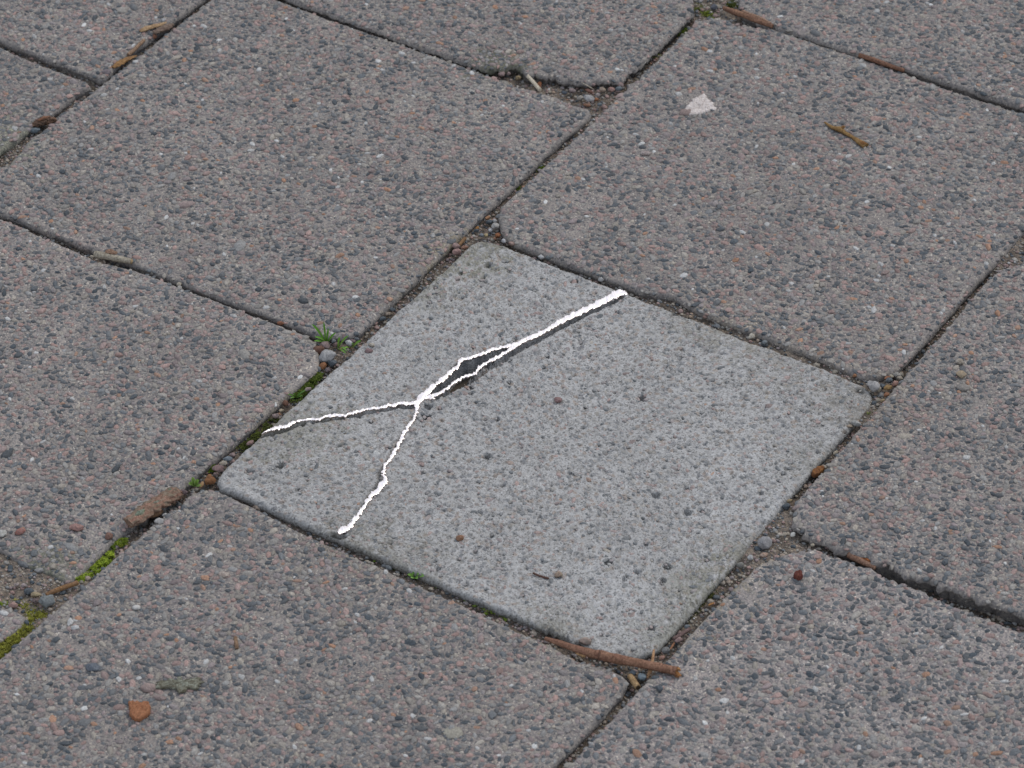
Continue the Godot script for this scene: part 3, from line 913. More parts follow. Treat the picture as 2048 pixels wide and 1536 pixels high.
func plant(called: String, label: String, category: String, base: Vector3, leaves: Array, width: float, tone: Color, tip: Color, part: String) -> void:
	var o := holder(called, base)
	tag(o, label, category)
	for l in leaves:
		blade(o, part, base + Vector3(rng.randf_range(-1, 1), 0, rng.randf_range(-1, 1)) * 0.0006, l[0], l[1], width * rng.randf_range(0.8, 1.15), tone, tip)

func build_plants() -> void:
	var g := Color(0.115, 0.22, 0.035)
	var g2 := Color(0.10, 0.27, 0.025)
	plant("grass_tuft", "tallest green grass tuft, growing where the corner of three slabs meets the pale slab", "grass", Vector3(-0.1214, -0.0050, 0.0204), [
		[Vector3(-0.1265, 0.0130, 0.0283), 0.004, 0], [Vector3(-0.1201, 0.0150, 0.0243), 0.003, 0], [Vector3(-0.1183, 0.0090, 0.0218), 0.002, 0], [Vector3(-0.1134, 0.0070, 0.0210), 0.002, 0], [Vector3(-0.1243, 0.0040, 0.0287), 0.003, 0], [Vector3(-0.1238, 0.0020, 0.0301), 0.002, 0], [Vector3(-0.1177, -0.0030, 0.0234), 0.002, 0]], 0.00075, g, g2, "blade")
	plant("grass_tuft", "shorter curling grass tuft just right of the tallest one", "grass", Vector3(-0.1122, -0.0050, 0.0211), [
		[Vector3(-0.1107, 0.0040, 0.0207), 0.005, 0], [Vector3(-0.1049, 0.0070, 0.0191), 0.003, 0], [Vector3(-0.1022, -0.0010, 0.0267), 0.002, 0], [Vector3(-0.1021, 0.0000, 0.0257), 0.004, 0]], 0.0007, Color(0.16, 0.24, 0.05), g2, "blade")
	plant("grass_tuft", "smallest pale grass sprig beside the white pebble near the pale slab", "grass", Vector3(-0.1057, -0.0050, 0.0158), [
		[Vector3(-0.0995, 0.0020, 0.0141), 0.002, 0], [Vector3(-0.1071, -0.0020, 0.0224), 0.002, 0], [Vector3(-0.1035, 0.0000, 0.0166), 0.002, 0]], 0.0007, Color(0.22, 0.27, 0.07), g2, "blade")
	plant("seedling", "light green seedling beside the end of the thick bark twig", "seedling", Vector3(-0.1085, -0.0040, 0.1760), [
		[Vector3(-0.1085, 0.0040, 0.1774), 0.002, 0], [Vector3(-0.1092, 0.0010, 0.1807), 0.002, 0], [Vector3(-0.1043, 0.0030, 0.1766), 0.002, 0], [Vector3(-0.1026, 0.0000, 0.1773), 0.001, 0], [Vector3(-0.1041, 0.0050, 0.1803), 0.001, 0], [Vector3(-0.1081, 0.0030, 0.1790), 0.002, 0]], 0.0011, Color(0.20, 0.29, 0.08), Color(0.27, 0.40, 0.12), "leaf")
	plant("seedling", "tiny green rosette in the joint below the pale slab", "seedling", Vector3(0.0458, -0.0050, 0.1727), [
		[Vector3(0.0442, 0.0000, 0.1774), 0.002, 0], [Vector3(0.0469, 0.0020, 0.1768), 0.002, 0], [Vector3(0.0508, 0.0020, 0.1753), 0.002, 0], [Vector3(0.0531, 0.0000, 0.1732), 0.002, 0], [Vector3(0.0469, -0.0010, 0.1779), 0.002, 0], [Vector3(0.0505, -0.0010, 0.1761), 0.002, 0]], 0.0011, Color(0.13, 0.25, 0.05), Color(0.19, 0.34, 0.08), "leaf")
	plant("grass_tuft", "spiky grass sprout in the mossy joint left of the metal vein", "grass", Vector3(-0.1059, -0.0050, 0.0754), [
		[Vector3(-0.1088, 0.0000, 0.0799), 0.002, 0], [Vector3(-0.1060, -0.0010, 0.0813), 0.002, 0], [Vector3(-0.1045, 0.0030, 0.0799), 0.002, 0], [Vector3(-0.1020, 0.0020, 0.0762), 0.002, 0], [Vector3(-0.1000, 0.0000, 0.0760), 0.002, 0], [Vector3(-0.1010, 0.0010, 0.0713), 0.002, 0]], 0.0005, Color(0.08, 0.15, 0.03), Color(0.09, 0.20, 0.03), "blade")
	var y1 := Color(0.30, 0.37, 0.04)
	var y2 := Color(0.17, 0.24, 0.03)
	moss("bright moss strip in the lower left joint, right of the dark corner", [Vector3(-0.1106, -0.0030, 0.2498), Vector3(-0.1114, -0.0030, 0.2617), Vector3(-0.1133, -0.0030, 0.2701)], 0.0045, 900, 0.0016, 0.003, y1, y2)
	moss("small moss cushion at the end of the orange twig", [Vector3(-0.1131, -0.0030, 0.2751), Vector3(-0.1150, -0.0030, 0.2819)], 0.0036, 420, 0.0016, 0.003, y1, y2)
	moss("little moss patch beside the blue grey rock", [Vector3(-0.1134, -0.0030, 0.2915), Vector3(-0.1131, -0.0030, 0.2974)], 0.0026, 220, 0.0014, 0.0015, Color(0.16, 0.2, 0.03), y2)
	moss("broad olive moss cushion filling the joint at the lower left edge", [Vector3(-0.1326, -0.0020, 0.3157), Vector3(-0.1194, -0.0020, 0.3178), Vector3(-0.1158, -0.0020, 0.3151), Vector3(-0.1149, -0.0020, 0.3245), Vector3(-0.1149, -0.0020, 0.3359), Vector3(-0.1165, -0.0020, 0.3496), Vector3(-0.1174, -0.0020, 0.3619)], 0.0055, 2400, 0.0016, 0.0025, Color(0.31, 0.31, 0.05), Color(0.17, 0.165, 0.04))
	moss("moss tuft left of the pink stone at the lower left edge", [Vector3(-0.1410, -0.0020, 0.3211), Vector3(-0.1354, -0.0020, 0.3190)], 0.0035, 300, 0.0015, 0.002, y1, y2)
	moss("thin moss beside the blue grey rock's right side", [Vector3(-0.1134, -0.0030, 0.3082), Vector3(-0.1150, -0.0030, 0.3117)], 0.003, 160, 0.0013, 0.001, y1, y2)
	moss("moss spots below the thick bark twig", [Vector3(-0.1144, -0.0030, 0.2381), Vector3(-0.1150, -0.0030, 0.2411)], 0.003, 140, 0.0014, 0.001, Color(0.17, 0.19, 0.02), y2)
	moss("dark moss above the bright strip", [Vector3(-0.1178, -0.0030, 0.2461)], 0.003, 60, 0.0014, 0.001, Color(0.09, 0.13, 0.02), y2)
	moss("moss in the corner gap at the top edge", [Vector3(-0.1182, -0.0030, -0.4231), Vector3(-0.1179, -0.0030, -0.4308), Vector3(-0.1105, -0.0030, -0.4250), Vector3(-0.1025, -0.0020, -0.4230)], 0.005, 420, 0.0016, 0.001, Color(0.16, 0.19, 0.025), Color(0.10, 0.12, 0.02))
	moss("dark moss at the foot of the top right slab", [Vector3(-0.0978, -0.0020, -0.4433)], 0.005, 160, 0.0016, 0.001, Color(0.09, 0.11, 0.02), Color(0.05, 0.06, 0.015))
	moss("moss streak in the upper joint near the top edge", [Vector3(-0.1113, -0.0040, -0.4032), Vector3(-0.1110, -0.0040, -0.3945)], 0.003, 170, 0.0014, 0.001, y2, Color(0.07, 0.09, 0.015))
	moss("moss speck halfway up the upper joint", [Vector3(-0.1117, -0.0040, -0.3647), Vector3(-0.1127, -0.0040, -0.3597)], 0.0026, 120, 0.0014, 0.001, y1, y2)
	moss("moss specks in the joint between the two upper slabs", [Vector3(-0.1092, -0.0040, -0.2106), Vector3(-0.1092, -0.0040, -0.2052)], 0.0022, 90, 0.0013, 0.001, y2, Color(0.07, 0.09, 0.015))
	moss("faint moss in the joint nearer the pale slab's top corner", [Vector3(-0.1102, -0.0040, -0.1847), Vector3(-0.1100, -0.0040, -0.1782)], 0.002, 70, 0.0012, 0.001, y2, Color(0.07, 0.09, 0.015))
	moss("grassy moss along the joint left of the metal vein", [Vector3(-0.1089, -0.0030, 0.0485), Vector3(-0.1066, -0.0030, 0.0620), Vector3(-0.1065, -0.0030, 0.0701), Vector3(-0.1067, -0.0030, 0.0777)], 0.004, 520, 0.0015, 0.002, Color(0.13, 0.17, 0.03), Color(0.08, 0.11, 0.02))
	moss("sparse dark moss lining the joint left of the pale slab", [Vector3(-0.1041, -0.0030, 0.0988), Vector3(-0.1050, -0.0030, 0.1090), Vector3(-0.1049, -0.0030, 0.1246), Vector3(-0.1056, -0.0030, 0.1350)], 0.003, 300, 0.0012, 0.001, Color(0.09, 0.11, 0.02), Color(0.06, 0.07, 0.02))
	moss("moss crumb beside the pinkish stone near the seedling", [Vector3(-0.1093, -0.0030, 0.1572)], 0.003, 90, 0.0013, 0.001, y2, Color(0.08, 0.11, 0.02))
	moss("two moss dots near the pale slab's right corner", [Vector3(0.1935, -0.0010, -0.0963), Vector3(0.1985, -0.0010, -0.0961)], 0.0012, 26, 0.0012, 0.0006, y1, y2)
	moss("dark moss under the pale slab's lower right edge", [Vector3(0.1977, -0.0040, 0.0901), Vector3(0.1974, -0.0040, 0.1065), Vector3(0.1966, -0.0040, 0.1210)], 0.002, 150, 0.0011, 0.001, Color(0.085, 0.09, 0.03), Color(0.06, 0.065, 0.02))
	moss("moss dots in the joint below the pale slab", [Vector3(0.0178, -0.0040, 0.1729), Vector3(0.1099, -0.0040, 0.1752), Vector3(0.0870, -0.0040, 0.1748)], 0.0018, 70, 0.0011, 0.001, Color(0.1, 0.13, 0.025), y2)

# ------------------------------------------------------------------ twigs, straw and sticks
func twig(called: String, label: String, category: String, pts: Array, radii: Array, tone: Color, tone2: Color, sides := 16, lump := 0.12, flat := 1.0) -> Node3D:
	var o := holder(called, pts[0])
	tag(o, label, category)
	var loc := []
	for p in pts: loc.append((p as Vector3) - o.position)
	put("stem", stick_mesh(loc, radii, tone, tone2, hash(label) % 97, sides, lump, 10, flat), M.wood, o)
	return o

func extra(o: Node3D, called: String, pts: Array, radii: Array, tone: Color, tone2: Color, sides := 8, lump := 0.15) -> void:
	var loc := []
	for p in pts: loc.append((p as Vector3) - o.position)
	put(called, stick_mesh(loc, radii, tone, tone2, 7 + pts.size() * 3, sides, lump), M.wood, o)

func build_twigs() -> void:
	twig("wood_chip", "long tan wood chip in the upper left joint", "wood chip", [Vector3(-0.4223, 0.0022, -0.1890), Vector3(-0.4203, 0.0026, -0.1932), Vector3(-0.4178, 0.0026, -0.1978), Vector3(-0.4154, 0.0024, -0.2026), Vector3(-0.4136, 0.0022, -0.2078)], [0.0011, 0.0024, 0.0021, 0.0017, 0.0006], Color(0.38, 0.265, 0.155), Color(0.28, 0.185, 0.105), 18, 0.5, 0.35)
	twig("wood_chip", "grey brown bark chip at the right end of the long tan chip", "wood chip", [Vector3(-0.4136, 0.0016, -0.1927), Vector3(-0.4121, 0.0018, -0.1970), Vector3(-0.4102, 0.0018, -0.2026), Vector3(-0.4088, 0.0014, -0.2086)], [0.0015, 0.0025, 0.0028, 0.0013], Color(0.15, 0.105, 0.085), Color(0.22, 0.17, 0.135), 18, 0.5, 0.6)
	twig("dead_leaf", "curled ochre leaf piece in the upper left joint", "dead leaf", [Vector3(-0.4117, 0.0014, -0.1442), Vector3(-0.4108, 0.0018, -0.1498), Vector3(-0.4097, 0.0018, -0.1562), Vector3(-0.4073, 0.0010, -0.1649)], [0.0013, 0.0026, 0.0022, 0.0005], Color(0.30, 0.17, 0.07), Color(0.21, 0.12, 0.055), 18, 0.6, 0.35)
	var bk := twig("bark_flake", "dark curled bark flake wedged in the joint at the far left", "bark", [Vector3(-0.4172, 0.0000, -0.0623), Vector3(-0.4145, 0.0008, -0.0654), Vector3(-0.4122, 0.0010, -0.0700), Vector3(-0.4093, 0.0008, -0.0728), Vector3(-0.4063, 0.0000, -0.0747)], [0.0014, 0.0032, 0.0036, 0.0030, 0.0012], Color(0.065, 0.045, 0.034), Color(0.15, 0.09, 0.06), 20, 0.7, 0.6)
	extra(bk, "splinter", [Vector3(-0.4142, 0.0030, -0.0653), Vector3(-0.4120, 0.0036, -0.0691), Vector3(-0.4106, 0.0030, -0.0731)], [0.0006, 0.0012, 0.0005], Color(0.25, 0.12, 0.07), Color(0.2, 0.13, 0.1))
	extra(bk, "splinter", [Vector3(-0.4089, 0.0026, -0.0714), Vector3(-0.4071, 0.0028, -0.0729), Vector3(-0.4051, 0.0020, -0.0735)], [0.0006, 0.0011, 0.0005], Color(0.2, 0.12, 0.08), Color(0.12, 0.08, 0.06))
	var red := Color(0.20, 0.105, 0.072)
	var red2 := Color(0.265, 0.15, 0.10)
	var o := twig("twig", "long reddish brown twig lying across the corner below the pale slab", "twig", [Vector3(0.1389, -0.0012, 0.1797), Vector3(0.1487, 0.0008, 0.1804), Vector3(0.1593, 0.0020, 0.1806), Vector3(0.1689, 0.0030, 0.1801), Vector3(0.1745, 0.0034, 0.1790), Vector3(0.1769, 0.0035, 0.1786), Vector3(0.1889, 0.0034, 0.1752), Vector3(0.2026, 0.0032, 0.1710), Vector3(0.2137, 0.0032, 0.1679), Vector3(0.2171, 0.0032, 0.1671)], [0.0011, 0.0016, 0.0021, 0.0025, 0.0027, 0.0030, 0.0026, 0.0025, 0.0025, 0.0027], red, red2, 14, 0.08)
	extra(o, "bark_ring", [Vector3(0.1743, 0.0034, 0.1792), Vector3(0.1750, 0.0034, 0.1790), Vector3(0.1757, 0.0034, 0.1788)], [0.0027, 0.0033, 0.0028], Color(0.13, 0.08, 0.06), red, 14)
	extra(o, "split", [Vector3(0.1612, 0.0010, 0.1825), Vector3(0.1651, 0.0010, 0.1824), Vector3(0.1677, 0.0015, 0.1824)], [0.0005, 0.0009, 0.0006], Color(0.42, 0.27, 0.13), Color(0.3, 0.18, 0.1))
	extra(o, "splinter", [Vector3(0.2165, 0.0040, 0.1671), Vector3(0.2182, 0.0046, 0.1663), Vector3(0.2198, 0.0046, 0.1667)], [0.0014, 0.0010, 0.0003], Color(0.40, 0.21, 0.08), Color(0.22, 0.12, 0.07))
	extra(o, "splinter", [Vector3(0.2168, 0.0026, 0.1675), Vector3(0.2193, 0.0024, 0.1681), Vector3(0.2211, 0.0020, 0.1678)], [0.0015, 0.0012, 0.0003], Color(0.40, 0.19, 0.07), Color(0.26, 0.13, 0.07))
	extra(o, "splinter", [Vector3(0.2160, 0.0016, 0.1673), Vector3(0.2182, 0.0012, 0.1682), Vector3(0.2200, 0.0008, 0.1680)], [0.0012, 0.0011, 0.0004], Color(0.34, 0.17, 0.07), Color(0.2, 0.1, 0.06))
	o = twig("straw_stub", "short hollow tan straw stub in the joint under the long twig", "straw", [Vector3(0.1951, -0.0015, 0.1800), Vector3(0.1998, -0.0010, 0.1834), Vector3(0.2042, -0.0005, 0.1865)], [0.0017, 0.0018, 0.0018], Color(0.40, 0.28, 0.15), Color(0.30, 0.20, 0.11), 12, 0.05)
	extra(o, "straw_hole", [Vector3(0.2035, -0.0006, 0.1860), Vector3(0.2046, -0.0004, 0.1868)], [0.0012, 0.0012], Color(0.03, 0.022, 0.015), Color(0.05, 0.035, 0.02), 10)
	twig("wood_sliver", "thin light wood sliver tucked upright under the long twig", "wood sliver", [Vector3(0.1963, 0.0005, 0.1561), Vector3(0.2002, 0.0000, 0.1642), Vector3(0.2027, -0.0006, 0.1705), Vector3(0.2039, -0.0015, 0.1763)], [0.0006, 0.0009, 0.0013, 0.0007], Color(0.42, 0.26, 0.15), Color(0.33, 0.19, 0.1), 7, 0.15, 0.4)
	twig("twig", "small dark purple twig in the joint at the pale slab's lower right side", "twig", [Vector3(0.2003, -0.0015, 0.1412), Vector3(0.2017, -0.0015, 0.1353), Vector3(0.2037, -0.0015, 0.1287)], [0.0013, 0.0012, 0.0011], Color(0.10, 0.062, 0.062), Color(0.20, 0.14, 0.13), 10, 0.1)
	o = twig("twig", "thick bark covered twig with grey green lichen in the lower left joint", "twig", [Vector3(-0.1161, 0.0030, 0.2300), Vector3(-0.1142, 0.0036, 0.2223), Vector3(-0.1129, 0.0038, 0.2132), Vector3(-0.1113, 0.0034, 0.2047), Vector3(-0.1097, 0.0030, 0.1962), Vector3(-0.1091, 0.0026, 0.1915)], [0.0040, 0.0046, 0.0050, 0.0048, 0.0052, 0.0046], Color(0.27, 0.155, 0.115), Color(0.20, 0.165, 0.125), 26, 0.45, 0.6)
	extra(o, "lichen_crust", [Vector3(-0.1147, 0.0052, 0.2253), Vector3(-0.1135, 0.0056, 0.2219), Vector3(-0.1129, 0.0056, 0.2184)], [0.0010, 0.0021, 0.0010], Color(0.20, 0.23, 0.19), Color(0.16, 0.20, 0.12))
	extra(o, "lichen_crust", [Vector3(-0.1122, 0.0056, 0.2121), Vector3(-0.1113, 0.0056, 0.2094), Vector3(-0.1109, 0.0053, 0.2060)], [0.0007, 0.0014, 0.0007], Color(0.20, 0.22, 0.18), Color(0.2, 0.15, 0.11))
	extra(o, "lichen_crust", [Vector3(-0.1118, 0.0049, 0.1980), Vector3(-0.1111, 0.0050, 0.1955), Vector3(-0.1104, 0.0046, 0.1935)], [0.0007, 0.0016, 0.0008], Color(0.15, 0.18, 0.12), Color(0.18, 0.2, 0.16))
	extra(o, "splinter", [Vector3(-0.1097, 0.0020, 0.2129), Vector3(-0.1094, 0.0026, 0.2083), Vector3(-0.1098, 0.0020, 0.2024)], [0.0006, 0.0010, 0.0005], Color(0.40, 0.22, 0.10), Color(0.3, 0.16, 0.08))
	extra(o, "splinter", [Vector3(-0.1099, 0.0030, 0.2134), Vector3(-0.1099, 0.0050, 0.2119), Vector3(-0.1097, 0.0060, 0.2115)], [0.0006, 0.0005, 0.0002], Color(0.46, 0.28, 0.13), Color(0.4, 0.22, 0.1))
	twig("seed_husk", "brown oval seed husk beside the thick bark twig", "seed", [Vector3(-0.1140, -0.0005, 0.2171), Vector3(-0.1122, 0.0004, 0.2150), Vector3(-0.1098, 0.0004, 0.2119), Vector3(-0.1084, -0.0005, 0.2076)], [0.0010, 0.0026, 0.0027, 0.0009], Color(0.15, 0.095, 0.06), Color(0.25, 0.15, 0.085), 12, 0.1, 0.8)
	twig("twig", "straight orange brown twig above the blue grey rock", "twig", [Vector3(-0.1202, 0.0000, 0.3028), Vector3(-0.1171, 0.0008, 0.2974), Vector3(-0.1136, 0.0012, 0.2912), Vector3(-0.1104, 0.0012, 0.2856)], [0.0012, 0.0015, 0.0014, 0.0013], Color(0.27, 0.15, 0.065), Color(0.20, 0.12, 0.07), 10, 0.08)
	o = twig("twig", "pale peeled stick lying in the joint at the left", "twig", [Vector3(-0.2930, 0.0016, 0.0310), Vector3(-0.2876, 0.0020, 0.0301), Vector3(-0.2818, 0.0020, 0.0289), Vector3(-0.2753, 0.0018, 0.0270), Vector3(-0.2686, 0.0016, 0.0249)], [0.0021, 0.0024, 0.0021, 0.0020, 0.0019], Color(0.34, 0.31, 0.25), Color(0.27, 0.245, 0.20), 12, 0.2)
	extra(o, "broken_end", [Vector3(-0.2702, 0.0016, 0.0253), Vector3(-0.2685, 0.0017, 0.0250), Vector3(-0.2679, 0.0015, 0.0246)], [0.0018, 0.0017, 0.0008], Color(0.38, 0.27, 0.15), Color(0.3, 0.24, 0.15))
	twig("twig", "thin tan twig in the upper left joint between two wood chips", "twig", [Vector3(-0.4122, 0.0014, -0.1618), Vector3(-0.4121, 0.0018, -0.1684), Vector3(-0.4131, 0.0018, -0.1765), Vector3(-0.4139, 0.0016, -0.1822)], [0.0014, 0.0013, 0.0013, 0.0012], Color(0.30, 0.20, 0.135), Color(0.24, 0.16, 0.11), 9, 0.15)
	twig("match_stick", "pale square match stick leaning in the gravel gap at the top", "match", [Vector3(-0.1684, 0.0010, -0.2875), Vector3(-0.1605, 0.0010, -0.2826), Vector3(-0.1526, 0.0010, -0.2777)], [0.0016, 0.0016, 0.0016], Color(0.56, 0.51, 0.42), Color(0.50, 0.45, 0.36), 4, 0.02)
	twig("twig", "brown hollow stalk lying in the upper right joint", "twig", [Vector3(0.0096, 0.0022, -0.4288), Vector3(0.0202, 0.0026, -0.4284), Vector3(0.0320, 0.0026, -0.4280), Vector3(0.0444, 0.0024, -0.4284)], [0.0015, 0.0017, 0.0016, 0.0013], Color(0.24, 0.125, 0.08), Color(0.15, 0.085, 0.06), 10, 0.12)
	o = twig("leaf_stalk", "ochre leaf stalk with a flared end lying on the upper right slab", "leaf stalk", [Vector3(0.0282, 0.0020, -0.3464), Vector3(0.0336, 0.0022, -0.3441), Vector3(0.0372, 0.0026, -0.3429), Vector3(0.0413, 0.0024, -0.3438), Vector3(0.0465, 0.0018, -0.3427), Vector3(0.0525, 0.0016, -0.3414), Vector3(0.0581, 0.0016, -0.3394), Vector3(0.0640, 0.0014, -0.3375)], [0.0006, 0.0012, 0.0015, 0.0024, 0.0014, 0.0014, 0.0021, 0.0026], Color(0.21, 0.125, 0.05), Color(0.27, 0.17, 0.07), 10, 0.2, 0.7)
	extra(o, "bud", [Vector3(0.0415, 0.0026, -0.3449), Vector3(0.0428, 0.0038, -0.3458), Vector3(0.0438, 0.0040, -0.3461)], [0.0012, 0.0011, 0.0005], Color(0.19, 0.10, 0.04), Color(0.28, 0.16, 0.06))
	extra(o, "flared_end", [Vector3(0.0571, 0.0018, -0.3398), Vector3(0.0620, 0.0026, -0.3376), Vector3(0.0642, 0.0030, -0.3383)], [0.0008, 0.0015, 0.0006], Color(0.20, 0.095, 0.035), Color(0.27, 0.14, 0.05))
	twig("straw_bit", "short tan straw bit lying on the lower left slab", "straw", [Vector3(-0.0072, 0.0015, 0.2747), Vector3(-0.0040, 0.0015, 0.2786), Vector3(-0.0009, 0.0015, 0.2820)], [0.0011, 0.0012, 0.0011], Color(0.25, 0.165, 0.105), Color(0.19, 0.125, 0.085), 7, 0.1, 0.6)
	o = twig("twig", "split brown twig in the dark joint at the lower right", "twig", [Vector3(0.2495, -0.0010, 0.0252), Vector3(0.2546, -0.0005, 0.0263), Vector3(0.2608, -0.0005, 0.0269), Vector3(0.2682, -0.0007, 0.0272)], [0.0021, 0.0020, 0.0018, 0.0014], Color(0.26, 0.16, 0.115), Color(0.20, 0.115, 0.08), 10, 0.15)
	extra(o, "splinter", [Vector3(0.2575, 0.0005, 0.0258), Vector3(0.2611, 0.0006, 0.0251), Vector3(0.2645, 0.0000, 0.0247)], [0.0006, 0.0010, 0.0005], Color(0.30, 0.11, 0.04), Color(0.2, 0.08, 0.03))
	twig("twig", "tiny dark twig lying on the pale slab near its lower edge", "twig", [Vector3(0.1049, 0.0010, 0.1385), Vector3(0.1095, 0.0007, 0.1383), Vector3(0.1150, 0.0007, 0.1373)], [0.0006, 0.0007, 0.0006], Color(0.14, 0.07, 0.055), Color(0.10, 0.06, 0.05), 7, 0.1)
	twig("twig", "brown twig stub behind the pink double stone at the pale slab's top corner", "twig", [Vector3(-0.1054, -0.0025, -0.1050), Vector3(-0.1055, -0.0020, -0.1086), Vector3(-0.1059, -0.0016, -0.1134)], [0.0012, 0.0012, 0.0012], Color(0.24, 0.145, 0.075), Color(0.18, 0.11, 0.06), 9, 0.1)
	twig("fibre", "thin pale fibre in the gravel gap at the top", "fibre", [Vector3(-0.1329, 0.0020, -0.2991), Vector3(-0.1283, 0.0015, -0.2987), Vector3(-0.1246, -0.0010, -0.3004)], [0.0003, 0.0004, 0.0003], Color(0.45, 0.41, 0.34), Color(0.4, 0.36, 0.3), 6, 0.1)
	twig("wood_sliver", "rust coloured sliver in the joint at the bottom left of the pale slab's lower edge", "wood sliver", [Vector3(0.2028, -0.0020, 0.1492), Vector3(0.2021, -0.0020, 0.1448), Vector3(0.2018, -0.0020, 0.1426)], [0.0004, 0.0007, 0.0004], Color(0.3, 0.15, 0.08), Color(0.25, 0.13, 0.08), 7)
	twig("wood_sliver", "short orange sliver in the joint of the lower right slab", "wood sliver", [Vector3(0.2023, -0.0020, 0.1055), Vector3(0.2030, -0.0018, 0.1038), Vector3(0.2041, -0.0016, 0.1023)], [0.0004, 0.0007, 0.0004], Color(0.42, 0.22, 0.09), Color(0.35, 0.18, 0.08), 7)
	twig("twig", "dead brown stalks crammed into the top right joint", "twig", [Vector3(-0.0990, 0.0005, -0.4320), Vector3(-0.0895, 0.0016, -0.4300), Vector3(-0.0804, 0.0022, -0.4295), Vector3(-0.0710, 0.0024, -0.4284), Vector3(-0.0580, 0.0020, -0.4285)], [0.0014, 0.0022, 0.0019, 0.0021, 0.0015], Color(0.18, 0.10, 0.07), Color(0.27, 0.155, 0.10), 10, 0.3)
	twig("twig", "second dead stalk above the first in the top right joint", "twig", [Vector3(-0.0843, 0.0032, -0.4319), Vector3(-0.0750, 0.0036, -0.4304), Vector3(-0.0688, 0.0036, -0.4299), Vector3(-0.0601, 0.0032, -0.4287)], [0.0010, 0.0015, 0.0015, 0.0012], Color(0.34, 0.24, 0.18), Color(0.22, 0.12, 0.08), 9, 0.2)

# ------------------------------------------------------------------ chips, leaves, crumbs
func flake(called: String, label: String, category: String, out: Array, base: float, thick: float, dome: float, tone: Color, tone2: Color, ragged := 0.0006, mat := "wood") -> Node3D:
	var r := flake_mesh(mm(out), base, thick, dome, tone, tone2, hash(label) % 89, ragged)
	var o := put(called, r[0], M[mat])
	o.position = r[1]
	tag(o, label, category)
	return o

func build_flakes() -> void:
	flake("paint_patch", "irregular pinkish white patch stuck on the upper right slab", "patch", [-557, -3051, -590, -3134, -586, -3179, -601, -3239, -582, -3272, -574, -3319, -546, -3324, -519, -3285, -467, -3262, -426, -3239, -414, -3198, -450, -3154, -475, -3103, -514, -3071], 0.0002, 0.0017, 0.0002, Color(0.50, 0.44, 0.415), Color(0.66, 0.60, 0.57), 0.0012, "pebble")
	flake("brick_crumb", "orange brick crumb lying on the lower left slab", "brick crumb", [-249, 3509, -242, 3490, -219, 3489, -193, 3478, -172, 3460, -158, 3446, -135, 3464, -113, 3488, -108, 3513, -101, 3537, -110, 3557, -117, 3584, -142, 3591, -170, 3590, -199, 3566, -218, 3536], 0.0010, 0.0030, 0.0003, Color(0.33, 0.15, 0.075), Color(0.28, 0.12, 0.062), 0.0006, "pebble")
	flake("bark_flake", "flat bark flake crusted with grey green lichen on the lower left slab", "bark", [-216, 3305, -214, 3276, -186, 3248, -160, 3217, -127, 3197, -92, 3188, -71, 3156, -45, 3135, -14, 3153, 2, 3176, -5, 3209, -35, 3229, -53, 3259, -72, 3281, -107, 3279, -145, 3289, -173, 3312, -194, 3325], 0.0012, 0.0014, 0.0004, Color(0.125, 0.115, 0.085), Color(0.25, 0.265, 0.22), 0.0018)
	flake("wood_chip", "dark orange wood chip in the joint at the right of the pale slab", "wood chip", [1960, -264, 1952, -303, 1963, -337, 1982, -360, 2001, -356, 2006, -321, 1997, -288, 1984, -263], -0.0028, 0.0030, 0.0006, Color(0.28, 0.13, 0.045), Color(0.19, 0.085, 0.04), 0.0004)
	flake("bark_flake", "thin rusty flake lying on the pale peeled stick", "bark", [-2870, 288, -2872, 258, -2851, 244, -2822, 245, -2797, 242, -2792, 264, -2816, 279, -2841, 288], 0.0038, 0.0008, 0.0002, Color(0.20, 0.125, 0.09), Color(0.25, 0.165, 0.115), 0.0003)
	flake("dead_leaf", "small rust coloured leaf scrap behind the match stick", "dead leaf", [-1604, -2844, -1609, -2883, -1595, -2899, -1573, -2871, -1556, -2832, -1577, -2833], -0.0025, 0.0012, 0.0004, Color(0.24, 0.10, 0.05), Color(0.18, 0.075, 0.04), 0.0003)
	flake("dead_bud", "dark red dried bud on the lower right slab", "bud", [2326, 610, 2323, 587, 2336, 569, 2357, 565, 2374, 585, 2378, 608, 2365, 627, 2346, 628], 0.001, 0.0028, 0.0012, Color(0.11, 0.035, 0.028), Color(0.16, 0.055, 0.04), 0.0005)
	flake("dead_leaf", "orange brown leaf scrap between the seedling and the pale slab's left corner", "dead leaf", [-1048, 1713, -1057, 1670, -1051, 1644, -1027, 1651, -1004, 1663, -990, 1687, -1005, 1707, -1022, 1724], -0.003, 0.0018, 0.0015, Color(0.27, 0.13, 0.06), Color(0.2, 0.1, 0.05), 0.0005)
	flake("dead_leaf", "tan leaf scrap touching the light green seedling", "dead leaf", [-1055, 1753, -1056, 1727, -1049, 1717, -1032, 1739, -1029, 1764, -1039, 1770], -0.0025, 0.0008, 0.0008, Color(0.36, 0.24, 0.13), Color(0.3, 0.19, 0.1), 0.0003)
	flake("shell_chip", "small white chip beside the fork of the metal vein", "chip", [-251, -360, -254, -376, -239, -386, -225, -382, -220, -362, -228, -345], 0.0001, 0.0009, 0.0002, Color(0.44, 0.45, 0.46), Color(0.5, 0.5, 0.5), 0.0002, "pebble")

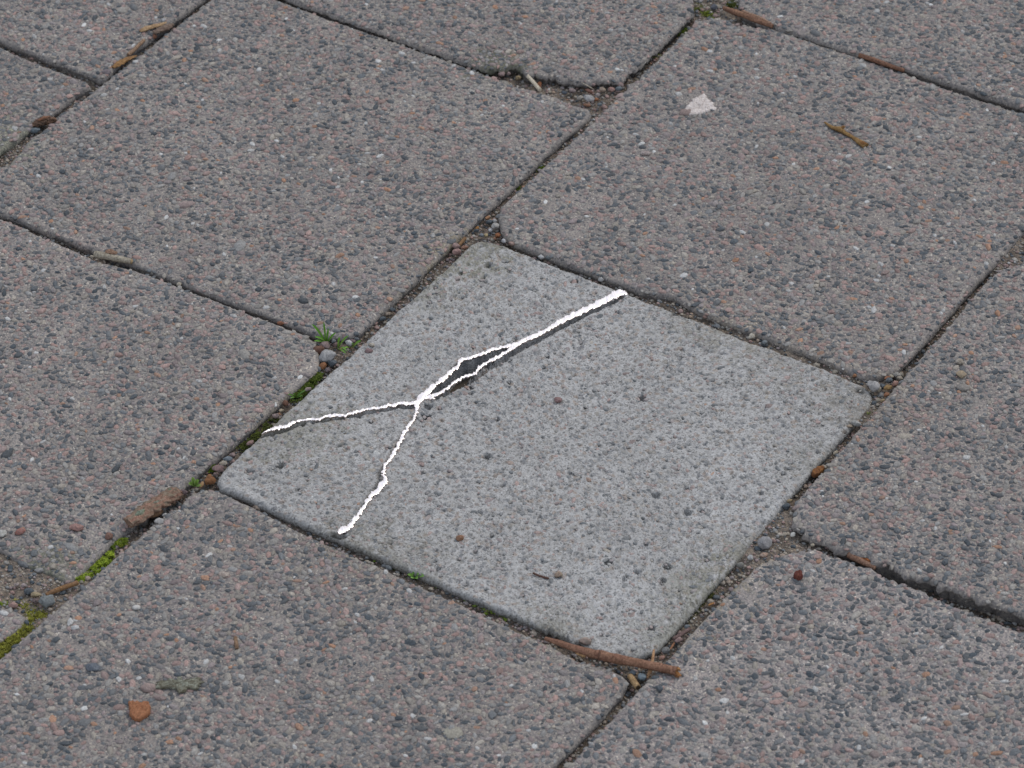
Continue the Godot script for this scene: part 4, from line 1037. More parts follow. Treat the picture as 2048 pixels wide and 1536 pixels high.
# ------------------------------------------------------------------ loose stones
func loose(called: String, label: String, at: Vector3, w: float, d: float, h: float, tone: Color, tone2: Color, turn := 0.0, cuts := 3, amp := 0.12) -> void:
	var o := put(called, stone_mesh(hash(label) % 211, Vector3(w, h, d) * 0.00057, amp * 1.35, cuts + 2, 20, 11, tone, tone2), M.pebble)
	o.position = at + Vector3(0, 0.0004, 0)
	# turn counts from the line that runs across the picture
	o.rotation.y = deg_to_rad(32.58 + turn)
	tag(o, label, "stone" if called != "pebble" else "pebble")

func build_stones() -> void:
	var white := Color(0.46, 0.455, 0.44)
	var white2 := Color(0.38, 0.375, 0.365)
	var pink := Color(0.33, 0.215, 0.19)
	var pink2 := Color(0.26, 0.165, 0.15)
	var blue := Color(0.115, 0.135, 0.15)
	var blue2 := Color(0.075, 0.085, 0.095)
	var mauve := Color(0.22, 0.16, 0.155)
	var mauve2 := Color(0.26, 0.20, 0.19)
	var tan := Color(0.34, 0.29, 0.22)
	var tan2 := Color(0.28, 0.235, 0.18)
	var rust := Color(0.23, 0.115, 0.07)
	var rust2 := Color(0.17, 0.085, 0.055)
	# [label, px, size along the picture's width, towards the camera, height (mm), colours, turn, cuts]
	loose("rock_fragment", "largest light grey rock fragment, beside the grass tufts", Vector3(-0.1108, -0.0015, 0.0349), 11.5, 8.0, 7.0, Color(0.35, 0.345, 0.345), Color(0.26, 0.26, 0.265), 12.0, 5, 0.2)
	loose("rock_fragment", "brown fragment left of the largest grey rock fragment", Vector3(-0.1186, -0.0015, 0.0334), 8.0, 5.0, 5.0, Color(0.16, 0.088, 0.062), Color(0.12, 0.065, 0.05), 18.0, 4)
	loose("rock_fragment", "mauve fragment just behind the largest grey rock fragment", Vector3(-0.1184, -0.0020, 0.0266), 6.5, 5.5, 5.0, mauve, mauve2, 20.0, 4)
	loose("pebble", "dark pebble in front of the largest grey rock fragment", Vector3(-0.1051, -0.0030, 0.0373), 5.0, 4.0, 4.0, blue, blue2, 10.0)
	loose("rock_fragment", "orange crumb in front of the largest grey rock fragment", Vector3(-0.1084, -0.0030, 0.0428), 4.4, 4.0, 3.6, Color(0.27, 0.125, 0.06), Color(0.21, 0.10, 0.05), 30.0, 4)
	loose("pebble", "small dark pebble below the orange crumb", Vector3(-0.1041, -0.0035, 0.0441), 4.0, 3.2, 3.0, blue2, mauve, 0.0)
	loose("pebble", "small grey pebble left of the orange crumb", Vector3(-0.1091, -0.0035, 0.0466), 3.0, 3.6, 3.0, Color(0.19, 0.185, 0.175), blue, 0.0)
	loose("pebble", "white pebble right of the short grass tuft", Vector3(-0.1072, -0.0025, 0.0163), 4.4, 3.6, 3.6, Color(0.42, 0.42, 0.42), white2, -15.0)
	loose("pebble", "mauve triangular chip behind the white pebble by the grass", Vector3(-0.1135, -0.0025, 0.0126), 3.6, 3.0, 4.0, mauve2, mauve, 0.0, 5)
	loose("pebble", "purple chip right of the mauve triangular chip", Vector3(-0.1074, -0.0030, 0.0127), 4.2, 2.4, 2.4, Color(0.17, 0.13, 0.14), mauve, -10.0, 4)
	loose("pebble", "small grey chip left of the mauve triangular chip", Vector3(-0.1168, -0.0030, 0.0193), 2.8, 2.6, 2.6, Color(0.25, 0.25, 0.25), blue, 0.0, 4)
	loose("rock_fragment", "dark red chip between the two grass tufts", Vector3(-0.1138, -0.0030, 0.0209), 4.0, 2.6, 2.4, Color(0.14, 0.085, 0.075), mauve, 35.0, 4)
	loose("pebble", "grey pebble at the foot of the slab corner right of the grass", Vector3(-0.1059, -0.0030, 0.0094), 3.0, 2.6, 2.6, Color(0.17, 0.17, 0.175), blue, 0.0)
	loose("pebble", "cream chip lying on the pale slab's left edge", Vector3(-0.0927, 0.0004, 0.0127), 4.2, 2.4, 2.4, Color(0.46, 0.43, 0.38), tan, -30.0, 4)
	loose("pebble", "purple pink stone set in the pale slab's left edge", Vector3(-0.0909, 0.0000, 0.0180), 4.4, 3.4, 2.8, Color(0.23, 0.145, 0.15), mauve, 20.0)
	loose("pebble", "dark pebble in the joint above the grass, lower of two", Vector3(-0.1039, -0.0030, -0.0164), 4.6, 2.4, 2.6, blue2, blue, 25.0)
	loose("pebble", "tan pebble in the joint above the lower dark pebble", Vector3(-0.1041, -0.0030, -0.0218), 4.0, 2.4, 2.2, Color(0.24, 0.19, 0.16), tan2, 25.0)
	loose("pebble", "dark pebble in the joint above the grass, upper of two", Vector3(-0.1040, -0.0030, -0.0273), 3.6, 3.2, 2.6, blue2, blue, 0.0)
	loose("pebble", "pink stone of the double pair at the pale slab's top corner, upper one", Vector3(-0.1057, -0.0015, -0.1025), 4.8, 3.4, 3.6, pink, mauve2, -10.0, 1)
	loose("pebble", "pink stone of the double pair at the pale slab's top corner, lower one", Vector3(-0.1020, -0.0015, -0.0980), 5.4, 4.0, 4.2, pink, pink2, 20.0, 1)
	loose("pebble", "brown pink chip right of the pink double pair", Vector3(-0.1004, -0.0020, -0.1049), 5.0, 2.6, 2.4, Color(0.25, 0.16, 0.125), rust, 25.0, 4)
	loose("rock_fragment", "light grey angular stone against the upper slab's left corner", Vector3(-0.0957, -0.0010, -0.1336), 4.8, 4.4, 5.0, Color(0.42, 0.405, 0.38), Color(0.33, 0.32, 0.305), 0.0, 5, 0.18)
	loose("pebble", "dark stone behind the light grey angular stone", Vector3(-0.1024, -0.0025, -0.1369), 4.6, 2.8, 3.0, blue2, blue, 10.0)
	loose("pebble", "small white stone behind the light grey angular stone", Vector3(-0.1003, -0.0025, -0.1396), 2.8, 2.0, 2.2, white, white2, 0.0)
	loose("pebble", "orange chip in the gravel above the pale slab's top corner", Vector3(-0.1061, -0.0028, -0.1402), 4.0, 2.0, 2.2, Color(0.33, 0.19, 0.10), rust, 40.0, 4)
	loose("pebble", "white oval pebble below the light grey angular stone", Vector3(-0.0972, -0.0026, -0.1301), 2.6, 2.2, 2.2, white, Color(0.42, 0.42, 0.44), 40.0, 1)
	loose("pebble", "blue grey pebble beside the yellow one at the pale slab's top corner", Vector3(-0.0987, -0.0020, -0.1218), 3.4, 2.4, 2.2, Color(0.20, 0.215, 0.235), blue, 0.0, 2)
	loose("pebble", "yellow pebble at the pale slab's top corner", Vector3(-0.0963, -0.0020, -0.1233), 2.4, 2.0, 2.0, Color(0.42, 0.31, 0.12), tan, 0.0, 1)
	loose("rock_fragment", "glossy rust brown chip right of the yellow pebble", Vector3(-0.0898, -0.0020, -0.1268), 4.2, 3.0, 3.2, Color(0.24, 0.10, 0.045), Color(0.17, 0.07, 0.035), 55.0, 5)
	loose("pebble", "orange crumb left of the gravel at the pale slab's top corner", Vector3(-0.1060, -0.0030, -0.1277), 3.0, 1.8, 2.0, Color(0.38, 0.20, 0.06), rust, 30.0, 3)
	loose("pebble", "dark sliver stone in the gravel left of the yellow pebble", Vector3(-0.1048, -0.0030, -0.1252), 3.6, 1.6, 1.8, blue2, blue, 10.0, 3)
	loose("pebble", "white pebble nearest the pale slab's top edge", Vector3(-0.0831, -0.0020, -0.1241), 2.6, 2.8, 2.6, Color(0.44, 0.44, 0.46), white2, 60.0, 1)
	loose("pebble", "pinkish tan pebble in the joint along the pale slab's top edge", Vector3(-0.0776, -0.0020, -0.1244), 4.2, 2.6, 2.6, Color(0.33, 0.255, 0.215), pink2, -20.0, 2)
	loose("pebble", "white pebble of the trio in the joint above the pale slab", Vector3(-0.0540, -0.0020, -0.1224), 4.0, 2.8, 2.8, Color(0.44, 0.445, 0.45), white2, -5.0, 2)
	loose("pebble", "pink chip of the trio in the joint above the pale slab", Vector3(-0.0553, -0.0026, -0.1263), 3.2, 2.0, 2.2, Color(0.34, 0.25, 0.22), mauve2, 0.0, 2)
	loose("pebble", "dark grey flat pebble of the trio in the joint above the pale slab", Vector3(-0.0499, -0.0020, -0.1243), 3.6, 3.0, 2.6, Color(0.13, 0.135, 0.13), blue, -50.0, 2)
	loose("pebble", "mauve pebble left of the trio above the pale slab", Vector3(-0.0596, -0.0030, -0.1254), 3.4, 2.2, 2.2, mauve, pink2, -20.0)
	loose("pebble", "grey pebble beside the metal vein's upper end in the joint", Vector3(-0.0097, -0.0025, -0.1233), 3.4, 3.0, 2.6, Color(0.36, 0.355, 0.345), Color(0.27, 0.27, 0.27), 0.0)
	loose("pebble", "cream pebble in the joint right of the metal vein, left of two", Vector3(0.1008, -0.0006, -0.1215), 4.2, 3.8, 3.4, Color(0.40, 0.385, 0.34), tan2, 30.0, 4)
	loose("pebble", "grey pebble in the joint right of the metal vein, right of two", Vector3(0.1108, -0.0006, -0.1208), 3.6, 3.2, 3.0, Color(0.20, 0.215, 0.22), blue, 40.0, 4)
	loose("pebble", "small pink chip in the joint between cream pebble and metal vein", Vector3(0.0653, -0.0025, -0.1252), 2.6, 1.8, 1.8, Color(0.34, 0.24, 0.20), pink2, 0.0)
	loose("rock_fragment", "light grey rounded stone at the pale slab's right corner", Vector3(0.1890, 0.0012, -0.1165), 8.0, 6.0, 6.2, Color(0.36, 0.35, 0.345), Color(0.30, 0.29, 0.285), -25.0, 4, 0.12)
	loose("pebble", "cream knob at the right end of the light grey rounded stone", Vector3(0.1926, 0.0004, -0.1171), 3.0, 2.4, 3.0, Color(0.46, 0.41, 0.32), tan, 0.0, 2)
	loose("pebble", "blue grey block behind the ochre chip at the right corner", Vector3(0.1935, -0.0006, -0.1289), 4.4, 3.0, 3.4, blue, Color(0.15, 0.165, 0.175), -10.0, 5)
	loose("pebble", "dark pebble right of the light grey rounded stone", Vector3(0.1923, -0.0008, -0.1221), 3.2, 4.0, 3.4, blue2, blue, 0.0)
	loose("rock_fragment", "ochre chip at the pale slab's right corner", Vector3(0.1962, -0.0002, -0.1220), 6.0, 3.0, 3.4, Color(0.29, 0.19, 0.08), Color(0.22, 0.14, 0.07), 38.0, 5)
	loose("pebble", "pink stone touching the ochre chip at the right corner", Vector3(0.1981, 0.0000, -0.1275), 4.8, 3.2, 3.2, Color(0.33, 0.19, 0.14), pink2, 20.0)
	loose("pebble", "grey tan stone against the slab edge above the ochre chip, upper one", Vector3(0.1949, -0.0006, -0.1362), 4.6, 3.2, 3.0, Color(0.31, 0.295, 0.265), Color(0.24, 0.23, 0.21), -20.0)
	loose("pebble", "tan stone against the slab edge above the ochre chip, lower one", Vector3(0.1981, -0.0004, -0.1339), 3.6, 2.8, 2.6, Color(0.32, 0.285, 0.24), tan2, 0.0)
	loose("pebble", "tiny cream chip behind the blue grey block", Vector3(0.1923, -0.0010, -0.1339), 2.4, 1.8, 1.8, Color(0.5, 0.45, 0.34), tan, -30.0)
	loose("pebble", "rust chip behind the blue grey block", Vector3(0.1907, -0.0014, -0.1312), 3.8, 2.2, 2.0, rust, Color(0.3, 0.14, 0.08), 25.0, 4)
	loose("pebble", "orange chip in the joint left of the right corner gravel", Vector3(0.1726, -0.0016, -0.1229), 2.6, 2.2, 2.0, Color(0.34, 0.17, 0.08), rust, 0.0, 4)
	loose("pebble", "pair of orange pebbles below the ochre chip", Vector3(0.1985, -0.0004, -0.1157), 3.4, 2.2, 2.4, Color(0.33, 0.16, 0.09), rust, 25.0, 1)
	loose("pebble", "yellow chip below the orange pebbles near the right corner", Vector3(0.1991, -0.0006, -0.1095), 2.8, 1.8, 1.8, Color(0.40, 0.27, 0.12), tan2, 25.0, 2)
	loose("pebble", "white and dark oval pebble in the right joint", Vector3(0.1967, 0.0002, -0.0808), 5.6, 3.2, 3.2, Color(0.40, 0.39, 0.37), Color(0.22, 0.22, 0.215), -25.0, 2)
	loose("pebble", "tan chip left of the white and dark oval pebble", Vector3(0.1941, -0.0006, -0.0769), 3.2, 2.2, 2.0, Color(0.30, 0.23, 0.175), tan2, 0.0)
	loose("pebble", "pale chip against the slab edge in the right joint", Vector3(0.1988, -0.0010, -0.0510), 4.0, 1.8, 2.0, Color(0.38, 0.34, 0.27), tan, 40.0, 4)
	loose("pebble", "dark pebble in the right joint below the orange wood chip", Vector3(0.1973, -0.0020, 0.0066), 4.4, 3.8, 3.6, blue2, blue, 0.0, 3)
	loose("pebble", "ochre sliver above the dark pebble in the right joint", Vector3(0.1966, -0.0020, 0.0012), 3.8, 1.8, 1.8, tan, Color(0.36, 0.25, 0.11), 15.0, 4)
	loose("rock_fragment", "smooth pale grey stone in the sandy corner at lower right", Vector3(0.2045, 0.0008, 0.0444), 7.6, 7.2, 6.6, Color(0.29, 0.285, 0.29), Color(0.235, 0.23, 0.235), 10.0, 4, 0.08)
	loose("pebble", "small white pebble in the sandy corner at lower right", Vector3(0.2137, -0.0008, 0.0275), 3.4, 2.4, 2.6, white, Color(0.42, 0.41, 0.37), 35.0, 2)
	loose("pebble", "tiny cream pebble behind the lower right slab's corner", Vector3(0.2276, -0.0010, 0.0293), 2.0, 1.8, 2.0, Color(0.46, 0.42, 0.34), tan, 0.0, 1)
	loose("pebble", "mauve chip at the lower right slab's upper corner", Vector3(0.2355, -0.0016, 0.0250), 4.0, 3.4, 3.6, mauve, Color(0.27, 0.2, 0.19), 30.0, 5)
	loose("pebble", "orange white pebble below the smooth pale grey stone", Vector3(0.2080, -0.0010, 0.0522), 4.2, 2.8, 2.6, Color(0.33, 0.21, 0.15), Color(0.4, 0.33, 0.28), 20.0, 2)
	loose("pebble", "white grey pebble left of the lower right slab's corner", Vector3(0.2027, -0.0010, 0.0581), 3.4, 3.0, 2.6, Color(0.38, 0.38, 0.38), white2, -40.0, 3)
	loose("pebble", "grey pebble in the joint beside the lower right slab", Vector3(0.2008, -0.0016, 0.0663), 4.0, 3.2, 3.0, Color(0.22, 0.215, 0.20), Color(0.17, 0.165, 0.15), 0.0, 2)
	loose("pebble", "tan grey pebble in the joint beside the lower right slab, lower one", Vector3(0.2018, -0.0020, 0.1018), 3.6, 2.4, 2.2, Color(0.30, 0.275, 0.24), tan2, 0.0, 2)
	loose("pebble", "blue pebble in the joint next to the small purple twig", Vector3(0.2012, -0.0020, 0.1276), 3.0, 2.6, 2.4, blue, Color(0.19, 0.21, 0.22), 0.0, 2)
	loose("pebble", "pinkish pebble at the near end of the small purple twig", Vector3(0.2030, -0.0016, 0.1403), 4.4, 2.6, 2.4, mauve2, pink2, 30.0, 2)
	loose("pebble", "dark grey speckled pebble left of the purple twig", Vector3(0.2013, -0.0020, 0.1512), 4.2, 3.6, 3.4, Color(0.115, 0.115, 0.11), Color(0.22, 0.22, 0.22), 30.0, 3)
	loose("pebble", "orange pink pebble above the broken end of the long twig", Vector3(0.2028, -0.0016, 0.1580), 3.4, 2.2, 2.2, Color(0.32, 0.18, 0.12), pink2, 30.0, 2)
	loose("pebble", "blue grey pebble under the long twig, right of the straw stub", Vector3(0.2013, -0.0016, 0.1774), 4.2, 4.2, 3.8, Color(0.125, 0.16, 0.185), Color(0.18, 0.215, 0.24), 0.0, 2)
	loose("pebble", "blue grey pebble behind the straw stub", Vector3(0.1950, -0.0024, 0.1765), 3.4, 2.8, 2.6, Color(0.16, 0.18, 0.20), blue, 0.0, 2)
	loose("pebble", "pale sliver under the middle of the long twig", Vector3(0.1895, -0.0024, 0.1718), 4.4, 1.8, 1.8, Color(0.30, 0.285, 0.24), tan2, -12.0, 3)
	loose("pebble", "dark blue stone standing on the lower right slab near the straw stub", Vector3(0.2158, 0.0016, 0.1832), 3.8, 3.4, 4.4, Color(0.14, 0.16, 0.18), blue2, 0.0, 4)
	loose("rock_fragment", "blue grey wedge shaped rock in the gravel at lower left", Vector3(-0.1151, 0.0016, 0.3083), 10.2, 5.6, 6.4, Color(0.21, 0.225, 0.225), Color(0.16, 0.175, 0.18), 25.0, 5, 0.22)
	loose("pebble", "yellow tan pebble left of the wedge shaped rock", Vector3(-0.1246, 0.0002, 0.3064), 5.0, 3.6, 3.4, Color(0.32, 0.27, 0.16), Color(0.27, 0.21, 0.15), 0.0, 2)
	loose("pebble", "dark pebble behind the yellow tan pebble", Vector3(-0.1299, 0.0000, 0.3060), 5.0, 4.0, 3.4, blue2, blue, 0.0, 2)
	loose("pebble", "dark brown pebble below the yellow tan pebble", Vector3(-0.1215, 0.0000, 0.3103), 4.0, 3.4, 3.2, Color(0.07, 0.062, 0.058), mauve, 0.0, 2)
	loose("pebble", "pink oval stone above the lower left slab's corner", Vector3(-0.1303, 0.0002, 0.3202), 5.0, 3.2, 3.2, Color(0.34, 0.22, 0.19), pink, -15.0, 1)
	loose("pebble", "dark pebble under the orange brown twig", Vector3(-0.1142, -0.0016, 0.2949), 3.4, 2.2, 2.2, blue, blue2, 25.0, 2)
	loose("pebble", "whitish pebble in the gravel above the yellow tan pebble", Vector3(-0.1362, -0.0006, 0.3032), 3.0, 2.6, 2.4, Color(0.32, 0.29, 0.29), mauve2, 0.0, 2)
	loose("pebble", "pale pebble in the gravel left of the dark pebble", Vector3(-0.1401, -0.0006, 0.3047), 2.8, 2.2, 2.2, Color(0.33, 0.3, 0.28), mauve2, 0.0, 2)
	loose("pebble", "white pebble right of the seed husk", Vector3(-0.1034, 0.0006, 0.2176), 5.2, 3.6, 3.4, Color(0.40, 0.385, 0.37), white2, 22.0, 2)
	loose("pebble", "smaller white chip above the white pebble by the seed husk", Vector3(-0.1050, -0.0006, 0.2101), 3.4, 2.0, 2.2, Color(0.38, 0.37, 0.36), white2, 35.0, 3)
	loose("rock_fragment", "red brown chip left of the moss spots at lower left", Vector3(-0.1206, 0.0004, 0.2435), 4.6, 4.8, 4.0, Color(0.17, 0.095, 0.075), Color(0.22, 0.13, 0.10), 20.0, 5)
	loose("pebble", "orange crumb at the far end of the thick bark twig", Vector3(-0.1078, -0.0014, 0.1926), 3.0, 2.8, 2.6, Color(0.33, 0.19, 0.11), rust, 0.0, 3)
	loose("pebble", "purple pebble at the far end of the thick bark twig", Vector3(-0.1086, -0.0014, 0.1867), 4.4, 3.6, 3.4, Color(0.15, 0.115, 0.12), mauve, 0.0, 2)
	loose("rock_fragment", "pinkish purple stone left of the pale slab's left corner", Vector3(-0.1031, -0.0004, 0.1591), 6.4, 4.6, 4.6, Color(0.25, 0.165, 0.155), Color(0.19, 0.14, 0.135), 20.0, 5, 0.2)
	loose("pebble", "pale grey pebble above the pinkish purple stone", Vector3(-0.1039, -0.0012, 0.1530), 4.8, 2.8, 2.8, Color(0.29, 0.275, 0.25), tan2, 20.0, 2)
	loose("pebble", "blue grey oval pebble above the pale grey one at the left corner", Vector3(-0.1042, -0.0010, 0.1485), 5.2, 2.8, 3.0, Color(0.19, 0.215, 0.24), blue, 8.0, 1)
	loose("pebble", "mauve pebble above the blue grey oval one", Vector3(-0.1043, -0.0016, 0.1433), 3.2, 2.4, 2.4, mauve, mauve2, 0.0, 2)
	loose("pebble", "mauve pebble in the joint left of the metal vein's tip", Vector3(-0.1042, -0.0020, 0.0986), 4.2, 3.2, 3.2, mauve2, Color(0.28, 0.215, 0.19), 20.0, 2)
	loose("pebble", "cream crumb above the mauve pebble by the metal vein's tip", Vector3(-0.1044, -0.0024, 0.0925), 3.0, 2.0, 2.0, Color(0.38, 0.30, 0.2), tan, 20.0, 2)
	loose("pebble", "brown stone at the foot of the spiky grass sprout", Vector3(-0.1063, -0.0020, 0.0857), 3.6, 3.2, 3.2, Color(0.13, 0.08, 0.06), rust2, 0.0, 3)
	loose("pebble", "pale pebble in the grassy moss", Vector3(-0.1022, -0.0016, 0.0677), 4.0, 2.4, 2.4, Color(0.25, 0.2, 0.19), mauve2, 30.0, 2)
	loose("pebble", "red brown stone at the joint's narrow end left of the metal vein", Vector3(-0.1023, -0.0020, 0.1282), 4.6, 2.6, 2.6, Color(0.24, 0.145, 0.12), mauve, 30.0, 2)
	loose("pebble", "red brown chip in the joint left of the tallest grass", Vector3(-0.1542, -0.0020, 0.0231), 4.0, 2.2, 2.4, Color(0.24, 0.10, 0.06), rust, -15.0, 2)
	loose("pebble", "white pebble in the joint right of the pale peeled stick", Vector3(-0.2311, -0.0016, 0.0252), 2.8, 2.6, 2.4, Color(0.42, 0.39, 0.33), tan, 0.0, 2)
	loose("pebble", "mauve pebble in the joint right of that white one", Vector3(-0.2179, -0.0020, 0.0230), 3.4, 2.2, 2.2, mauve2, Color(0.26, 0.22, 0.21), -20.0, 2)
	loose("rock_fragment", "tan grey stone lying across the top joint at left of centre", Vector3(-0.2488, 0.0006, -0.2781), 4.6, 4.0, 4.2, Color(0.33, 0.29, 0.245), Color(0.26, 0.235, 0.205), 0.0, 4)
	loose("rock_fragment", "fractured light grey stone in the gravel gap at the top", Vector3(-0.1197, 0.0006, -0.2874), 6.4, 5.0, 4.6, Color(0.37, 0.36, 0.355), Color(0.28, 0.275, 0.275), -35.0, 6, 0.2)
	loose("rock_fragment", "tan grey stone left of the fractured light grey stone", Vector3(-0.1256, -0.0004, -0.2854), 5.4, 3.8, 3.4, Color(0.30, 0.28, 0.25), Color(0.24, 0.22, 0.20), 10.0, 5)
	loose("pebble", "tan block right of the pale fibre in the top gravel gap", Vector3(-0.1185, -0.0006, -0.3022), 4.2, 3.6, 3.6, Color(0.36, 0.27, 0.22), tan2, 0.0, 5)
	loose("pebble", "grey chip between tan block and fractured grey stone", Vector3(-0.1178, -0.0008, -0.2952), 3.2, 3.0, 3.0, Color(0.31, 0.295, 0.285), mauve2, 30.0, 4)
	loose("pebble", "pale pink stone at the right of the top gravel gap", Vector3(-0.1114, -0.0006, -0.3138), 4.8, 2.8, 2.8, Color(0.32, 0.26, 0.245), pink2, -20.0, 4)
	loose("pebble", "blue grey pebble below the pale pink stone in the top gravel gap", Vector3(-0.1099, -0.0008, -0.3094), 4.2, 2.8, 2.8, Color(0.16, 0.185, 0.205), blue, 12.0, 2)
	loose("pebble", "pink pebble left of the blue grey pebble in the top gravel gap", Vector3(-0.1134, -0.0010, -0.3061), 4.2, 3.0, 2.8, Color(0.32, 0.195, 0.165), pink2, 0.0, 2)
	loose("rock_fragment", "red brown chip between the stones of the top gravel gap", Vector3(-0.1256, -0.0010, -0.2963), 5.6, 2.2, 2.6, Color(0.19, 0.105, 0.085), rust2, -30.0, 5)
	loose("pebble", "grey mauve stone left of the red brown chip in the top gravel gap", Vector3(-0.1353, -0.0010, -0.2908), 4.8, 3.0, 2.8, Color(0.24, 0.205, 0.2), mauve, -10.0, 2)
	loose("pebble", "dark blue chip at the lower edge of the top gravel gap", Vector3(-0.1383, -0.0010, -0.2860), 3.8, 2.2, 2.4, blue2, Color(0.11, 0.13, 0.16), -20.0, 4)
	loose("pebble", "orange chip below the fractured light grey stone", Vector3(-0.1160, -0.0010, -0.2904), 3.0, 2.2, 2.4, Color(0.30, 0.13, 0.065), rust, 0.0, 4)
	loose("pebble", "rust stone at the lowest corner of the top gravel gap", Vector3(-0.1171, -0.0006, -0.2813), 5.0, 2.2, 2.2, Color(0.28, 0.16, 0.11), rust, -8.0, 4)
	loose("pebble", "blue grey pebble at the lowest corner of the top gravel gap", Vector3(-0.1104, -0.0006, -0.2863), 3.6, 2.4, 2.2, Color(0.17, 0.19, 0.20), blue, 0.0, 2)
	loose("pebble", "pink pebble right of the orange-lit gap under the top slab", Vector3(-0.1272, -0.0012, -0.3047), 3.4, 2.6, 2.4, Color(0.29, 0.21, 0.20), mauve, 0.0, 2)
	loose("pebble", "pink pebble left of the match stick", Vector3(-0.1864, -0.0014, -0.2824), 4.2, 3.0, 3.0, Color(0.31, 0.215, 0.205), mauve2, 0.0, 1)
	loose("pebble", "small mauve pebble between pink pebble and match stick", Vector3(-0.1832, -0.0020, -0.2862), 2.6, 2.2, 2.2, mauve, mauve2, 0.0, 1)
	loose("pebble", "yellow topped dark crumb left of the match stick", Vector3(-0.1742, -0.0012, -0.2841), 3.8, 2.8, 2.8, Color(0.30, 0.225, 0.12), Color(0.09, 0.07, 0.055), 0.0, 4)
	loose("pebble", "pinkish stone in the upper right joint near the dead stalks", Vector3(-0.0424, 0.0004, -0.4310), 4.2, 3.2, 3.2, Color(0.32, 0.18, 0.14), pink2, 0.0, 4)
	loose("pebble", "dark stone in the corner gap at the top edge", Vector3(-0.1060, -0.0010, -0.4310), 4.4, 4.0, 3.4, blue2, Color(0.12, 0.12, 0.14), 0.0, 3)
	loose("pebble", "blue grey pebble in the joint at the far left below the dark bark", Vector3(-0.4121, -0.0010, -0.0589), 6.0, 3.2, 3.4, Color(0.14, 0.175, 0.20), blue2, 20.0, 1)
	loose("rock_fragment", "mauve stone at the corner of the top left slab", Vector3(-0.4126, 0.0004, -0.1374), 6.0, 4.4, 4.2, Color(0.22, 0.185, 0.195), Color(0.17, 0.15, 0.16), 10.0, 3)
	loose("rock_fragment", "red brown stone under the grey brown bark chip", Vector3(-0.4139, -0.0016, -0.1916), 5.6, 3.0, 3.0, Color(0.25, 0.11, 0.07), rust, 20.0, 4)
	loose("pebble", "white speck at the tip of the long tan wood chip", Vector3(-0.4174, 0.0010, -0.2098), 2.6, 2.4, 2.4, Color(0.46, 0.46, 0.46), white2, 0.0, 1)
	loose("pebble", "smooth pinkish stone beside the lichen crusted bark flake", Vector3(-0.0236, 0.0010, 0.3344), 8.0, 6.0, 4.4, Color(0.30, 0.235, 0.215), Color(0.25, 0.195, 0.18), 0.0, 1, 0.06)
	loose("pebble", "flat pale olive stone set in the slab at the bottom edge", Vector3(0.1378, 0.0002, 0.2730), 10.4, 8.4, 2.6, Color(0.30, 0.285, 0.24), Color(0.265, 0.25, 0.215), 0.0, 1, 0.06)
	loose("pebble", "bright white pebble on the lower left slab, left one", Vector3(-0.0879, 0.0010, 0.3171), 4.4, 3.4, 2.6, Color(0.46, 0.47, 0.48), white, 0.0, 2)
	loose("pebble", "bright white pebble on the lower left slab, right one", Vector3(-0.0692, 0.0010, 0.2848), 4.2, 3.2, 2.6, Color(0.50, 0.48, 0.46), white, 0.0, 1)
	loose("pebble", "dark blue square stone set in the lower left slab", Vector3(-0.0604, 0.0006, 0.3377), 8.0, 7.0, 3.4, Color(0.085, 0.10, 0.125), Color(0.13, 0.145, 0.165), 10.0, 5)
	loose("pebble", "large pink stone at the left edge above the mossy corner", Vector3(-0.1407, 0.0010, 0.2482), 7.4, 5.0, 3.4, Color(0.34, 0.20, 0.175), pink2, 0.0, 2)
	loose("pebble", "red stone at the left edge above the mossy corner", Vector3(-0.1660, 0.0010, 0.2685), 6.0, 3.6, 3.0, Color(0.30, 0.13, 0.105), pink2, 30.0, 2)
	loose("pebble", "cream stone at the left picture edge", Vector3(-0.1737, 0.0010, 0.2755), 5.0, 5.0, 3.0, Color(0.36, 0.35, 0.31), white2, 0.0, 1)
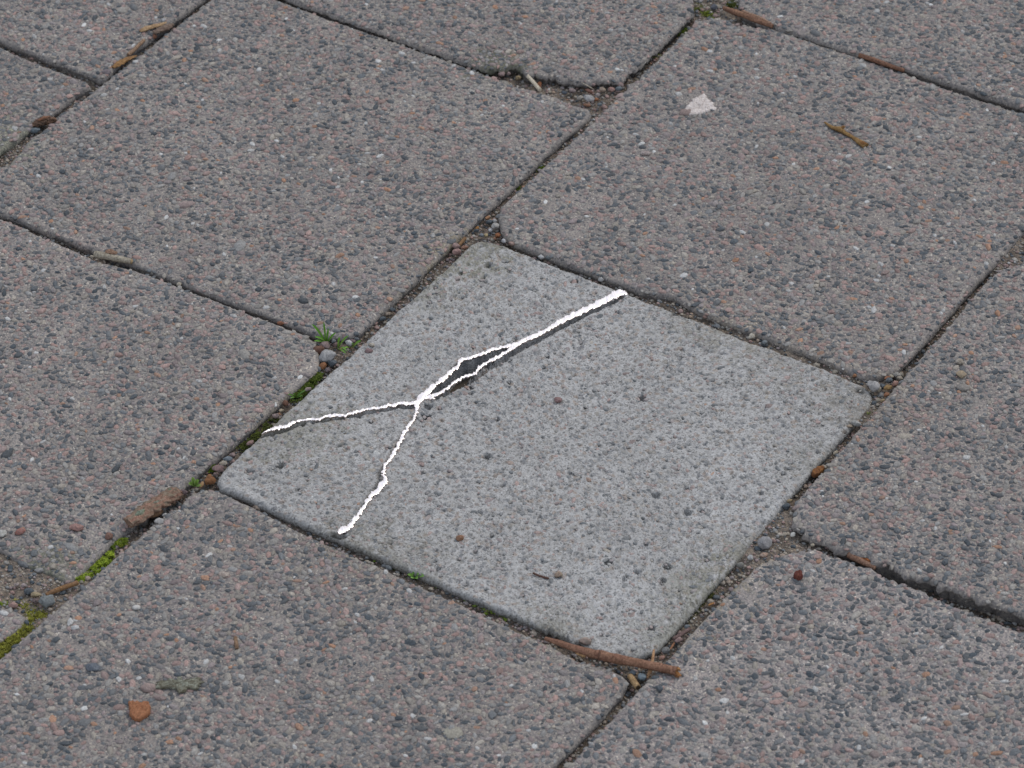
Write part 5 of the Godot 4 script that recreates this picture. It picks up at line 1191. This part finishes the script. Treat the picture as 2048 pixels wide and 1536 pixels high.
	loose("pebble", "yellow pebble on the right slab near the right corner gravel", Vector3(0.2301, 0.0042, -0.1521), 5.6, 4.6, 3.4, Color(0.36, 0.275, 0.18), tan2, 0.0, 2)
	loose("pebble", "flat grey pebble below the yellow pebble on the right slab", Vector3(0.2367, 0.0036, -0.1422), 7.4, 5.0, 3.0, Color(0.21, 0.195, 0.18), Color(0.26, 0.24, 0.22), -18.0, 1)
	loose("pebble", "whitish pebble left of the yellow pebble on the right slab", Vector3(0.2236, 0.0040, -0.1628), 4.6, 3.8, 3.0, Color(0.34, 0.315, 0.285), tan2, 0.0, 1)
	loose("pebble", "reddish pebble standing on the pale slab", Vector3(0.0337, 0.0010, -0.0025), 4.4, 3.6, 3.2, Color(0.22, 0.12, 0.115), mauve, 0.0, 2)
	loose("pebble", "tan crumb beside the tiny twig on the pale slab", Vector3(0.1182, 0.0010, 0.1321), 4.2, 3.8, 3.2, Color(0.29, 0.20, 0.155), tan2, 0.0, 5)
	loose("pebble", "orange brown pebble on the pale slab's lower left part", Vector3(0.0530, 0.0008, 0.1357), 4.2, 3.4, 3.0, Color(0.28, 0.17, 0.11), rust, 0.0, 3)
	loose("pebble", "pinkish tan stone at the pale slab's lower edge behind the long twig", Vector3(0.1600, -0.0002, 0.1710), 6.6, 4.4, 3.4, Color(0.30, 0.225, 0.19), Color(0.24, 0.20, 0.175), 5.0, 2)
	loose("pebble", "pale stone flush with the upper right slab below the whitish patch", Vector3(-0.0542, 0.0010, -0.2527), 6.0, 4.6, 2.4, Color(0.33, 0.30, 0.285), mauve2, 0.0, 2)
	loose("pebble", "white pebble near the top left corner of the upper right slab", Vector3(-0.0832, 0.0014, -0.3944), 3.8, 3.2, 2.6, Color(0.42, 0.41, 0.41), white2, 0.0, 1)
	loose("pebble", "white pebble near the bottom left corner on the lower slab", Vector3(-0.0437, 0.0012, 0.2354), 5.4, 3.6, 2.8, Color(0.42, 0.37, 0.33), Color(0.34, 0.27, 0.23), -12.0, 2)
